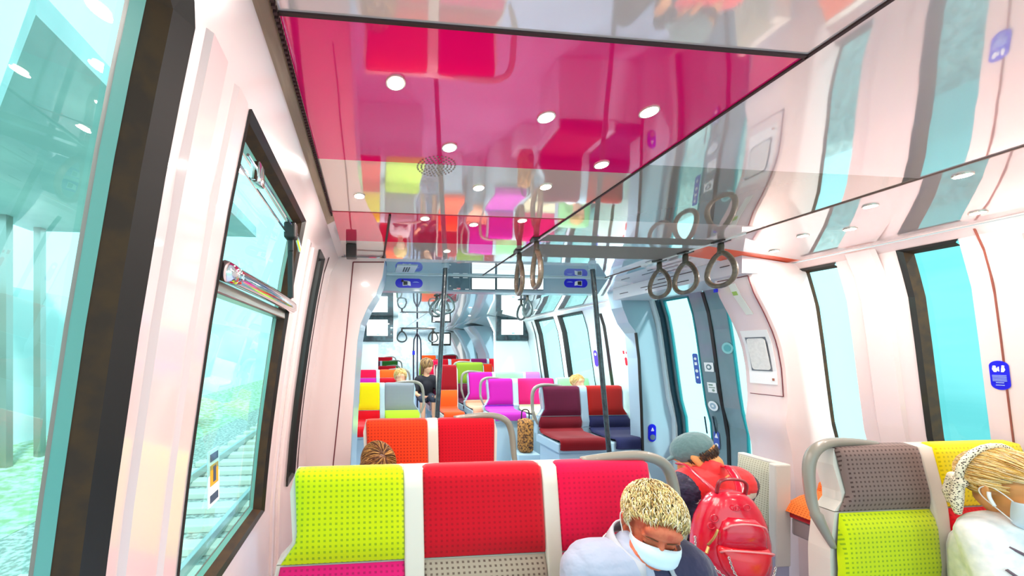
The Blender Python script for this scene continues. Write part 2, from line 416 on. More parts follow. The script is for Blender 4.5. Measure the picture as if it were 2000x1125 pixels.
# sticker low on that window
p = atx(432, 1040, -.40)
st = thing('window_sticker', 'white and orange safety sticker low on the left sliding window', 'sticker', (xw(-1, 1.22)-.045, 1.02, 1.22))
bm = BM(); box(bm, (0, -.035, -.075), (.003, .035, .075)); obj('backing', bm, whitem, st)
bm = BM(); box(bm, (.0028, -.024, -.02), (.0045, .024, .035)); obj('print', bm, mat('orange_print', 'f2a52a', .5), st)
for a_, b_ in (((.0028, -.024, .045), (.0045, .024, .065)), ((.0028, -.024, -.065), (.0045, .024, -.045)), ((.0044, -.008, -.012), (.0055, .008, .03))):
    bm = BM(); box(bm, a_, b_); obj('print_bar', bm, mat('slate_print', '44506a', .5), st)
# ---------------------------------------------------------------- partitions and bulkhead
def outline_panel(name, pts, y, th, m, smooth=False, parent=None):
    bm = BM(); A = [bm.verts.new((x, y, z)) for x, z in pts]; B = [bm.verts.new((x, y+th, z)) for x, z in pts]; k = len(pts)
    bm.faces.new(A); bm.faces.new(B[::-1])
    for i in range(k): bm.faces.new((A[i], A[(i+1) % k], B[(i+1) % k], B[i]))
    return obj(name, bm, m, parent)
YP = 2.34
def px(lst, Y): return [(at(u, v, Y).x, at(u, v, Y).z) for u, v in lst]
edge = px([(752, 505), (747, 540), (735, 572), (718, 600), (704, 632), (698, 665), (694, 720), (688, 820), (684, 905)], YP)
edge.append((edge[-1][0]-.02, 0.0))
pts = [(-.44, 0), (-.42, .9), (-.36, 1.5), (-.30, 1.95), (-.21, 2.17), (edge[0][0]+.01, 2.17)]+edge
struct(outline_panel('wall_partition_left', pts, YP, .06, rose))
bm = BM()   # blue-grey lining of the opening
for (a, b) in zip(edge, edge[1:]):
    A = [bm.verts.new((a[0]+.003, YP+.062, a[1])), bm.verts.new((b[0]+.003, YP+.062, b[1])), bm.verts.new((b[0]+.030, YP+.30, b[1])), bm.verts.new((a[0]+.030, YP+.30, a[1]))]
    B = [bm.verts.new(v.co+Vector((-.025, 0, 0))) for v in A]
    bm.faces.new(A); bm.faces.new(B[::-1])
    for i in range(4): bm.faces.new((A[i], A[(i+1) % 4], B[(i+1) % 4], B[i]))
struct(obj('trim_25', bm, bluegrey))
hp = px([(750, 512), (690, 512), (676, 660), (662, 800), (650, 915)], YP)
bm = BM()
for a, b in zip(hp, hp[1:]): tube(bm, [(a[0], YP-.001, a[1]), (b[0], YP-.001, b[1])], .004, 6)
struct(obj('trim_26', bm, mat('maroon_line', '6b1f28', .5)))
bm = BM(); box(bm, (-.135, 2.06, 2.10), (-.075, 2.12, 2.178), .006); tag(obj('ceiling_bracket', bm, black), 'small dark square bracket under the pink ceiling beside the left partition', 'bracket')
# header bulkhead with lit line displays
HY = 2.88
hb = struct(empty('wall_header', (1.0, HY, 2.05)))
bm = BM(); slab(bm, [(x-1.0, 0, z-2.05) for x, z in ((-.02, 2.05), (1.93, 2.05), (2.02, 2.18), (.10, 2.18))], .10, (0, 1, 0)); obj('fascia', bm, bluegrey, hb)
bm = BM(); slab(bm, [(x, HY, z) for x, z in ((-.35, 2.18), (-.35, 2.0), (-.04, 2.0), (.10, 2.18))], .08, (0, 1, 0)); struct(obj('wall_corner', bm, coolw))
bm = BM(); box(bm, (.02, 2.83, 2.172), (2.0, 2.875, 2.179)); struct(obj('trim_27', bm, mat('pale_line', 'dff2f5', .3)))
lit = mat('lit_display', 'f2fbfb', .3, emit=.9)
for i, (u0, u1) in enumerate(((920, 967), (969, 1012), (1014, 1061))):
    a, b = at(u0, 543, HY-.012), at(u1, 567, HY-.012)
    t = thing('route_display', ['bright line display panel nearest the dark screen, on the blue-grey header', 'middle bright line display panel on the blue-grey header behind the hanging straps', 'rightmost bright line display panel on the blue-grey header'][i], 'display', ((a.x+b.x)/2, HY, (a.z+b.z)/2), 'lit line displays on the header')
    w2_, h2_ = (b.x-a.x)/2, (a.z-b.z)/2
    bm = BM(); box(bm, (-w2_, -.018, -h2_), (w2_, 0, h2_), .002); obj('casing', bm, graph, t)
    bm = BM(); box(bm, (-w2_+.006, -.021, -h2_+.006), (w2_-.004, -.017, h2_-.002)); obj('screen', bm, lit, t)
    bm = BM(); box(bm, (-w2_+.012, -.0222, .004), (w2_-.012, -.0205, .0052)); box(bm, (-w2_+.012, -.0222, -.016), (w2_-.012, -.0205, -.015)); obj('line_diagram', bm, mat('pink_print', 'e99aae', .5), t)
a, b = at(876, 541, HY-.012), at(917, 567, HY-.012)
t = thing('route_display', 'dark slate switched-off display at the left of the lit ones on the header', 'display', ((a.x+b.x)/2, HY, (a.z+b.z)/2))
w2_, h2_ = (b.x-a.x)/2, (a.z-b.z)/2
bm = BM(); box(bm, (-w2_, -.016, -h2_), (w2_, 0, h2_), .002); obj('casing', bm, mat('slate_screen', '4b6675', .3, coat=.5), t)
for (x, z, w_) in ((-.05, h2_-.004, .05), (.03, h2_-.004, .04), (-.08, -.02, .012), (.05, -h2_+.008, .03), (-.05, -h2_+.005, .05)):
    bm = BM(); box(bm, (x, -.019, z-.004), (x+w_, -.015, z+.003)); obj('print', bm, whitem, t)
bm = BM(); box(bm, (-.02, -.019, -h2_+.004), (.01, -.0155, -h2_+.018)); obj('lamp', bm, mat('pink_lamp', 'f4a0a8', .5), t)
def pict_laptop(t, y, s=1):       # open laptop pictogram and a small line of script
    bm = BM(); slab(bm, [(-.052*s, y, -.022), (-.012*s, y, -.018), (-.012*s, y, .018), (-.052*s, y, .020)], .002, (0, -1, 0)); obj('pictogram_back', bm, whitem, t)
    bm = BM(); slab(bm, [(-.047*s, y-.002, -.017), (-.014*s, y-.002, -.014), (-.014*s, y-.002, .014), (-.047*s, y-.002, .016)], .001, (0, -1, 0)); obj('pictogram_screen', bm, blackp, t)
    bm = BM(); slab(bm, [(-.010*s, y, -.018), (.014*s, y, -.022), (.010*s, y, .012), (-.010*s, y, .018)], .002, (0, -1, 0)); obj('pictogram_keys', bm, whitem, t)
for i, (u, v, w_) in enumerate(((799, 553, 54), (1125, 553, 50))):
    c = at(u, v, HY-.004); W_ = w_/F*HY
    t = thing('notice_sticker', ['blue pill notice with laptop pictogram at the left end of the header', 'blue pill notice with laptop pictogram at the right end of the header'][i], 'sign', (c.x, HY, c.z), 'blue pill notices on the header')
    bm = BM(); o = pill(0, 0, W_, .074); slab(bm, [(x, -.003, z) for x, z in o], .003, (0, 1, 0)); obj('plate', bm, bluest, t)
    pict_laptop(t, -.0035, 1 if i == 0 else -1)
    bm = BM(); x = .03 if i == 0 else -.08
    box(bm, (x, -.0055, .006), (x+.05, -.003, .009)); box(bm, (x+.01, -.0055, .010), (x+.04, -.003, .0125)); obj('script_line', bm, mat('pale_blue_print', 'a9c0f4', .5), t)
bm = BM(); c = at(786, 538, HY-.01); tube(bm, [(c.x, HY-.02, 2.13), (c.x, HY, 2.13)], .009, 12); tag(obj('lock', bm, seam), 'small round dark lock above the left blue pill notice', 'lock')
# air grille on the ceiling near the header
t = thing('ceiling_grille', 'pale framed grille with dark slots in the ceiling before the header', 'grille', (.27, 2.66, CEIL))
bm = BM(); box(bm, (-.075, -.11, -.006), (.075, .11, 0), .002); obj('frame', bm, mat('grille_frame', 'c9d6da', .4), t)
for k in range(3): bm = BM(); box(bm, (-.02+k*.018, -.07, -.008), (-.012+k*.018, .07, -.0055)); obj('slot', bm, blackp, t)
# round perforated speaker in the warm white band
c = atz(852, 325, CEIL)
t = thing('ceiling_speaker', 'round perforated speaker in the pale ceiling band after the pink panel', 'speaker', (c.x, c.y, CEIL))
bm = BM()
for r in range(1, 6):
    for k in range(r*6):
        a = 2*PI*k/(r*6); x, y = r*.0125*math.cos(a), r*.0125*math.sin(a)
        vs = [bm.verts.new((x+.0035*math.cos(b), y+.0035*math.sin(b), -.0015)) for b in [PI/3*q for q in range(6)]]; bm.faces.new(vs)
g = obj('perforation', bm, mat('hole_taupe', '8c7a6c', .6), t); g['kind'] = 'stuff'
# right partition wing and curved door hood
YR = 3.16
edge = px([(1196, 548), (1208, 566), (1216, 600), (1228, 630), (1243, 650), (1249, 700), (1254, 800), (1257, 900)], YR)
pts = edge+[(edge[-1][0]+.01, 0), (2.86, 0), (2.86, .95), (2.72, 1.7), (2.62, 2.06), (2.58, 2.15), (edge[0][0], 2.15)]
struct(outline_panel('wall_partition_right', pts, YR, .16, bluegrey))
bm = BM()
for a, b in zip(edge[4:], edge[5:]): tube(bm, [(a[0]-.006, YR, a[1]), (b[0]-.006, YR, b[1])], .012, 6)
struct(obj('trim_28', bm, black))
# ---------------------------------------------------------------- the double door on the right
d = struct(empty('door_1', (2.74, 2.67, 0)))
d0 = Vector(d.location)
doorgrey = mat('door_teal_grey', '7f979e', .2, coat=.8, noise=(3, '6c8a90', (1, 1, .4)))
doorblue = mat('door_pale_blue', '9db9c8', .3, coat=.5)
def leaf(name, y0, y1, g0, g1, zg0, zg1, zt=2.05, m=doorgrey):
    e = bpy.data.objects.new(name, None); C.objects.link(e); e.parent = d
    def quad(bm, ya, yb, za, zb, off=.05, th=.03):
        N = max(1, int((zb-za)/.15))
        for k in range(N):
            z_a, z_b = za+(zb-za)*k/N, za+(zb-za)*(k+1)/N
            xa, xb = xw(1, z_a)+off, xw(1, z_b)+off
            P = [(xa, ya, z_a), (xa, yb, z_a), (xb, yb, z_b), (xb, ya, z_b)]
            slab(bm, [Vector(p)-d0 for p in P], th, (1, 0, 0))
    bm = BM()
    quad(bm, y0, g0, .02, zt); quad(bm, g1, y1, .02, zt); quad(bm, g0, g1, .02, zg0); quad(bm, g0, g1, zg1, zt)
    obj('leaf_panel', bm, m, e)
    bm = BM(); quad(bm, g0, g1, zg0, zg1, .065, .004); obj('leaf_glass', bm, gl_clear, e)
    bm = BM(); w_ = .012
    quad(bm, g0, g0+w_, zg0, zg1, .045, .015); quad(bm, g1-w_, g1, zg0, zg1, .045, .015); quad(bm, g0, g1, zg0, zg0+w_, .045, .015); quad(bm, g0, g1, zg1-w_, zg1, .045, .015)
    obj('glass_gasket', bm, mat('teal_gasket', '1f8f96', .4), e)
    return e
leaf('door_leaf', 2.67, 3.12, 2.80, 3.06, .80, 2.03)
leaf('door_leaf', 2.22, 2.66, 2.24, 2.52, .45, 2.03)
bm = BM()
for k in range(12):
    za, zb = .02+2.02*k/12, .02+2.02*(k+1)/12
    slab(bm, [Vector(p)-d0 for p in ((xw(1, za)+.042, 2.652, za), (xw(1, za)+.042, 2.676, za), (xw(1, zb)+.042, 2.676, zb), (xw(1, zb)+.042, 2.652, zb))], .012, (1, 0, 0))
obj('rubber_edge', bm, black, d)
bm = BM()
for k in range(12):
    za, zb = .02+2.02*k/12, .02+2.02*(k+1)/12
    for (ya, yb) in ((3.085, 3.12),):
        slab(bm, [Vector(p)-d0 for p in ((xw(1, za)+.02, ya, za), (xw(1, za)+.02, yb, za), (xw(1, zb)+.02, yb, zb), (xw(1, zb)+.02, ya, zb))], .02, (1, 0, 0))
obj('door_seal', bm, mat('deep_teal_seal', '123a48', .4), d)
# stickers on the doors
def on_door(u, v): p = atx(u, v, 2.72); q = atx(u, v, xw(1, p.z)+.045); return q
def wall_sticker(name, label, cat, c, w_, h_, layers, group=None, side=1):
    """layers: (part name, material, shapes); every shape is an outline in (y, z) on a plate facing the aisle"""
    t = thing(name, label, cat, tuple(c), group)
    sl = (xw(1, c.z+.05)-xw(1, c.z-.05))/.1
    for i, (pn, m, shapes) in enumerate(layers):
        for s in shapes:
            bm = BM(); slab(bm, [(sl*z-side*(.001+.0015*i), -y, z) for y, z in s], .0015, (-side, 0, 0)); obj(pn, bm, m, t)
    return t
def R(x0, y0, x1, y1): return [(x0, y0), (x1, y0), (x1, y1), (x0, y1)]
def circ(x, y, r, n=16): return [(x+r*math.cos(2*PI*k/n), y+r*math.sin(2*PI*k/n)) for k in range(n)]
wall_sticker('door_sticker', 'upper white square sticker with grey disc on the door stile', 'sticker', on_door(1385, 717), .06, .08, [('backing', whitem, [R(-.04, -.038, .04, .038)]), ('print', doorgrey, [circ(0, 0, .024)]), ('print_centre', whitem, [circ(0, 0, .012)])], 'stickers on the right door')
wall_sticker('door_sticker', 'lower white sticker with small lines on the door stile', 'sticker', on_door(1391, 757), .06, .08, [('backing', whitem, [R(-.038, -.042, .038, .042)]), ('print', mat('grey_green_print', '8aa090', .5), [R(-.026, .015, .01, .028), R(-.026, -.004, .026, .004), circ(.01, -.022, .011)])], 'stickers on the right door')
wall_sticker('door_button', 'round white door push button on the door stile', 'button', on_door(1393, 793), .06, .06, [('bezel', whitem, [circ(0, 0, .042)]), ('button_face', bluegrey, [circ(0, 0, .026)]), ('button_dot', whitem, [circ(0, 0, .010)])])
wall_sticker('door_sticker', 'blue strip of pictograms on the far door stile', 'sticker', on_door(1361, 720), .05, .2, [('backing', mat('dusky_blue', '4a62b8', .4), [rrect(0, 0, .05, .26, .015)]), ('print', whitem, [circ(0, .085, .012), R(-.012, .03, .012, .055), circ(0, -.02, .014), circ(0, -.075, .010)])])
wall_sticker('door_sticker', 'small blue arrow sticker low on the near door stile', 'sticker', on_door(1400, 860), .04, .09, [('backing', mat('dusky_blue', '4a62b8', .4), [rrect(0, 0, .05, .15, .02)]), ('print', whitem, [[(-.015, .02), (.015, .02), (0, .06)], circ(0, -.04, .016)])])
wall_sticker('door_sticker', 'round pale sticker on the bright glass of the near door leaf', 'sticker', on_door(1421, 680), .09, .09, [('backing', mat('pale_teal_disc', '8fd0d0', .5), [circ(0, 0, .045)]), ('print', mat('teal_ring', '5fb0b4', .5), [circ(0, 0, .028)])])
for (u, v) in ((1379, 830), (1396, 830)):
    wall_sticker('door_handle_slot', 'narrow dark finger slot in the %s door stile' % ('far' if u < 1390 else 'near'), 'handle', on_door(u, v), .02, .1, [('slot', graph, [rrect(0, 0, .014, .15, .006)])], 'door finger slots')
# the door release on the partition beside the door
c = at(1279, 847, 3.12)
t = thing('door_release', 'blue pill plate with round release button beside the far door leaf', 'button', (c.x, YR-.003, c.z))
bm = BM(); slab(bm, [(x, 0, z) for x, z in pill(0, 0, .075, .165)], .008, (0, -1, 0)); obj('plate', bm, bluest, t)
bm = BM(); slab(bm, [(x, -.009, z) for x, z in circ(0, -.04, .026)], .006, (0, -1, 0)); obj('button_face', bm, mat('grey_button', '6f8296', .3, coat=.4), t)
bm = BM(); slab(bm, [(x, -.009, z) for x, z in ((-.012, .03), (.012, .03), (0, .052))], .002, (0, -1, 0)); slab(bm, [(x, -.009, z) for x, z in R(-.014, .018, .014, .026)], .002, (0, -1, 0)); obj('pictogram', bm, whitem, t)
# ---------------------------------------------------------------- jamb panel with the framed notice (right wall, between door and windows)
JY0, JY1 = 1.99, 2.24
JP = [(0, 2.66), (.6, 2.64), (.95, 2.60), (1.1, 2.56), (1.25, 2.575), (1.45, 2.56), (1.60, 2.53), (1.70, 2.49), (1.80, 2.44), (1.92, 2.37), (2.02, 2.33), (2.10, 2.32)]
def xj(z):
    for (a, xa), (b, xb) in zip(JP, JP[1:]):
        if a <= z <= b: return xa+(xb-xa)*(z-a)/(b-a)
    return JP[-1][1]
bm = BM(); rows = []
N = 36
for k in range(N+1):
    z = 2.10*k/N; x = xj(z)
    rows.append([bm.verts.new(p) for p in ((xw(1, z)+.03, JY1, z), (x+.02, JY1, z), (x+.004, JY1-.006, z), (x, JY1-.025, z), (x, JY0+.04, z), (x+.012, JY0+.012, z), (x+.04, JY0, z), (xw(1, z)+.03, JY0-.03, z))])
for a, b in zip(rows, rows[1:]):
    for i in range(7): bm.faces.new((a[i], a[i+1], b[i+1], b[i]))
bm.faces.new(rows[0]); bm.faces.new(rows[-1][::-1])
struct(obj('wall_jamb', bm, rose, smooth='auto'))
# access panel line and notice on the jamb
def jp(y, z, d=0): return Vector((xj(z)-d, y, z))
bm = BM()
cyc = [(2.21, 2.03), (2.015, 2.03), (2.015, 1.75), (2.015, 1.28), (2.21, 1.28)]
for a, b in zip(cyc, cyc[1:]):
    n = 8; tube(bm, [jp(a[0]+(b[0]-a[0])*k/n, a[1]+(b[1]-a[1])*k/n, .0) for k in range(n+1)], .0028, 6)
struct(obj('trim_29', bm, mat('maroon_line', '6b1f28', .5)))
t = thing('framed_notice', 'framed pale notice with rounded corners on the bulging panel by the door', 'notice', (xj(1.52), 2.115, 1.52))
t0 = Vector(t.location)
def jq(bm, y0, y1, z0, z1, d, th=.003):
    n = 4
    for k in range(n):
        za, zb = z0+(z1-z0)*k/n, z0+(z1-z0)*(k+1)/n
        slab(bm, [jp(y0, za, d)-t0, jp(y1, za, d)-t0, jp(y1, zb, d)-t0, jp(y0, zb, d)-t0], th, (-1, 0, 0))
bm = BM(); jq(bm, 2.04, 2.205, 1.35, 1.70, .001); obj('backing', bm, mat('paper_white', 'f1efee', .5), t)
bm = BM(); jq(bm, 2.062, 2.185, 1.435, 1.655, .004); obj('frame', bm, mat('slate_frame', '6b6f78', .4), t)
bm = BM()
o = rrect(2.1235, 1.545, .112, .205, .018)
slab(bm, [jp(y, z, .0085)-t0 for y, z in o], .001, (-1, 0, 0)); obj('sheet', bm, mat('notice_sheet', 'e6e4e0', .5, noise=(60, 'dedcd8')), t)
bm = BM(); jq(bm, 2.055, 2.066, 1.375, 1.39, .004); obj('mark', bm, mat('brown_print', 'a05a3c', .5), t)
t = thing('green_label', 'slanted pale label with a green mark above the framed notice', 'label', (xj(1.90), 2.13, 1.90)); t0 = Vector(t.location)
bm = BM()
for k_ in range(10):
    za, zb = 2.0-.02*k_, 1.98-.02*k_; ya, yb = 2.145-.0025*k_, 2.1425-.0025*k_
    slab(bm, [jp(ya, za, .002)-t0, jp(ya-.045, za, .002)-t0, jp(yb-.045, zb, .002)-t0, jp(yb, zb, .002)-t0], .002, (-1, 0, 0))
obj('backing', bm, mat('label_white', 'efeee4', .5), t)
bm = BM(); slab(bm, [jp(2.137, 1.95, .0045)-t0, jp(2.107, 1.95, .0045)-t0, jp(2.104, 1.925, .0045)-t0, jp(2.134, 1.925, .0045)-t0], .001, (-1, 0, 0)); obj('print', bm, mat('lime_print', 'a6c860', .5), t)
bm = BM(); box(bm, (-.012, -.012, -.012), (.0, .012, .012), .003); tag(obj('blue_tag', bm, bluest, loc=(xj(1.97)-.002, 2.235, 1.975)), 'tiny blue square tag at the top corner of the door jamb', 'tag')
# door header box with vent slots
bm = BM(); slab(bm, [(2.255, 1.985, 2.04), (2.62, 1.985, 2.04), (2.62, 1.985, 2.10), (2.255, 1.985, 2.146)], 1.16, (0, 1, 0))
struct(obj('trim_30', bm, mat('soft_white_panel', 'e6e4ea', .3, coat=.4)))
bm = BM()
for (y0, y1, z) in ((2.30, 2.62, 2.12), (2.45, 2.80, 2.09), (2.35, 2.75, 2.065), (2.95, 3.05, 2.08), (2.06, 2.12, 2.10)):
    box(bm, (2.250, y0, z), (2.2555, y1, z+.005))
struct(obj('trim_31', bm, mat('slot_grey', '5c4c52', .6)))
# blue instruction sticker on the right wall
p = atx(1946, 733, 2.73); c = Vector((xw(1, p.z)-.001, p.y, p.z))
wall_sticker('priority_sticker', 'tall blue pill sticker with two white pictograms on the right wall', 'sticker', c, .05, .12,
  [('plate', bluest, [pill(0, 0, .050, .128)]), ('pictogram', whitem, [circ(-.011, .038, .0045), [(-.016, .034), (-.006, .034), (-.003, .024), (-.007, .014), (-.013, .014), (-.017, .026)], [(-.003, .036), (.001, .038), (.001, .016), (-.003, .018)], circ(.011, .040, .0040), [(.007, .036), (.014, .036), (.016, .024), (.011, .014), (.005, .014), (.006, .028)]]),
   ('small_print', mat('pale_blue_print', 'a9c0f4', .5), [R(-.018, .0+dz, .018, .0024+dz) for dz in (-.002, -.008, -.014, -.020, -.026)]+[R(-.010, -.034, .010, -.031), R(-.011, -.045, .011, -.042)])])
# outlined cupboard at the far right of the wall
bm = BM()
for a, b in (((1.22, 2.04), (1.22, .6)), ((1.22, 2.04), (.5, 2.04))):
    n = 10; tube(bm, [(xw(1, a[1]+(b[1]-a[1])*k/n), a[0]+(b[0]-a[0])*k/n, a[1]+(b[1]-a[1])*k/n) for k in range(n+1)], .004, 6)
struct(obj('trim_32', bm, mat('rose_line', 'd8b8b2', .4)))
# ---------------------------------------------------------------- far partition with two television screens, end wall
def farpanel(name, pts): return struct(outline_panel(name, pts, YS, .08, coolw))
YS = 6.27
farpanel('wall_far_left', [(-.42, 0), (.14, 0), (.15, 1.72), (.46, 1.74), (.50, 2.18), (-.21, 2.18), (-.42, 1.2)])
YS = 5.92
farpanel('wall_far_right', [(2.15, 0), (2.9, 0), (2.78, 1.4), (2.6, 2.12), (2.2, 2.16), (2.0, 2.16), (2.12, 1.9)])
for i, (u0, v0, u1, v1) in enumerate(((706, 618, 770, 667), (966, 617, 1036, 666))):
    YS = (6.27, 5.92)[i]
    c = at((u0+u1)/2, (v0+v1)/2, YS-.04); W_ = (u1-u0)/F*YS*.94; H_ = (v1-v0)/F*YS
    t = thing('television', ['black framed television lit white on the far partition, left of the aisle', 'black framed television lit white on the far partition, right of the aisle'][i], 'television', (c.x, YS, c.z), 'televisions on the far partition')
    bm = BM(); box(bm, (-W_/2, -.05, -H_/2), (W_/2, 0, H_/2), .01); obj('casing', bm, mat('tv_black', '1c2029', .3, coat=.4, noise=(12, '2e4a50')), t)
    bm = BM(); box(bm, (-W_/2+.08, -.056, -H_/2+.10), (W_/2-.10, -.049, H_/2-.06)); obj('screen', bm, lit, t)
    bm = BM(); box(bm, (-.02, -.058, -H_/2+.115), (.03, -.055, -H_/2+.135)); obj('screen_mark', bm, mat('aqua_print', '9fdce4', .5), t)
bm = BM(); box(bm, (-.5, 12.6, 0), (3.0, 12.7, 2.2)); struct(obj('wall_end', bm, mat('pale_mottled_end', 'f4fafa', .6, noise=(9, 'd4e4e6'))))
t = thing('television', 'small black framed screen hanging in the far car behind the left pole', 'television', tuple(at(862, 662, 9)))
bm = BM(); box(bm, (-.25, 0, -.17), (.25, .06, .17), .01); obj('casing', bm, black, t); bm = BM(); box(bm, (-.21, -.006, -.12), (.21, .002, .13)); obj('screen', bm, lit, t)
bm = BM(); tube(bm, [(0, .03, .16), (0, .03, CEIL-at(862, 662, 9).z)], .02, 8); obj('hanger', bm, black, t)
# vestibule walls beyond the far partition: blue-grey door pockets
for i, (y0, y1, m) in enumerate(((7.55, 8.3, bluegrey), (9.05, 9.35, bluegrey), (10.1, 10.6, rose))):
    bm = BM(); rows = []
    for k in range(15):
        z = 2.12*k/14; x = xw(1, z)-.22-(.28*max(0, z-1.5)**1.0)
        rows.append([bm.verts.new(p) for p in ((2.9, y0, z), (x+.05, y0, z), (x, y0+.06, z), (x, y1-.06, z), (x+.05, y1, z), (2.9, y1, z))])
    for a, b in zip(rows, rows[1:]):
        for q in range(5): bm.faces.new((a[q], a[q+1], b[q+1], b[q]))
    bm.faces.new(rows[0]); bm.faces.new(rows[-1][::-1])
    struct(obj('trim_%d' % (33+i), bm, m, smooth='auto'))
# red emergency call point on the wall beyond the right partition
t = thing('alarm_point', 'red emergency pull handle on the white wall beyond the door pillar', 'alarm', (xw(1, 1.65), 3.40, 1.65))
bm = BM(); box(bm, (-.03, -.05, -.06), (0, .05, .06), .008); obj('housing', bm, mat('alarm_grey', 'aab4c4', .4), t)
bm = BM(); tube(bm, [(-.055, 0, .02), (-.02, 0, .02)], .032, 16); obj('pull_knob', bm, mat('alarm_red', 'c4122c', .35, coat=.5), t)
bm = BM(); tube(bm, [(-.058, 0, .02), (-.05, 0, .02)], .012, 12); obj('knob_centre', bm, whitem, t)
c = atx(1215, 695, 2.7); c.x = xw(1, c.z)
wall_sticker('alarm_notice', 'red and white notice below the emergency handle', 'sticker', c, .06, .2, [('backing', whitem, [R(-.05, -.12, .05, .07)]), ('print', mat('red_print', 'e0102c', .5), [R(-.035, .02, -.01, .055), pill(.0, -.06, .035, .09), R(.012, .02, .03, .045)])])
# blue oval sticker on the window post beyond
c = atx(1160, 700, 2.72); c.x = xw(1, c.z)
wall_sticker('wall_sticker', 'narrow violet-blue pill sticker on the wall between far windows', 'sticker', c, .05, .2, [('plate', mat('violet_blue', '5a3cc8', .4), [pill(0, 0, .07, .20)]), ('print', whitem, [circ(0, .05, .018)])])
# ================================================================ seats
def pad(bm, prof, xl, xr, puff=.022, endpuff=(1, 1)):
    """upholstered pad: prof = list of (y, z) along the pad, xl / xr = functions of the index; swells by puff along the profile normal"""
    n = len(prof); S = [0, .012, .04, .12, .3, .5, .7, .88, .96, .988, 1]; E = [0, .62, .93, 1, 1, 1, 1, 1, .93, .62, 0]
    rows = []
    for i, (y, z) in enumerate(prof):
        a, b = prof[max(i-1, 0)], prof[min(i+1, n-1)]
        ty, tz = b[0]-a[0], b[1]-a[1]; L = math.hypot(ty, tz) or 1
        ny, nz = tz/L, -ty/L            # left normal of the path
        e = 1.0
        if i == 0: e = 0 if endpuff[0] else 1
        if i == 1: e = .75 if endpuff[0] else 1
        if i == n-1: e = 0 if endpuff[1] else 1
        if i == n-2: e = .75 if endpuff[1] else 1
        x0, x1 = xl(i/(n-1)), xr(i/(n-1))
        rows.append([bm.verts.new((x0+(x1-x0)*s, y+ny*puff*f*e, z+nz*puff*f*e)) for s, f in zip(S, E)])
    for a, b in zip(rows, rows[1:]):
        for k in range(len(S)-1): bm.faces.new((a[k], a[k+1], b[k+1], b[k]))
def seg(pts, step=.03):
    out = []
    for a, b in zip(pts, pts[1:]):
        n = max(1, int(math.hypot(b[0]-a[0], b[1]-a[1])/step))
        out += [(a[0]+(b[0]-a[0])*k/n, a[1]+(b[1]-a[1])*k/n) for k in range(n)]
    return out+[pts[-1]]
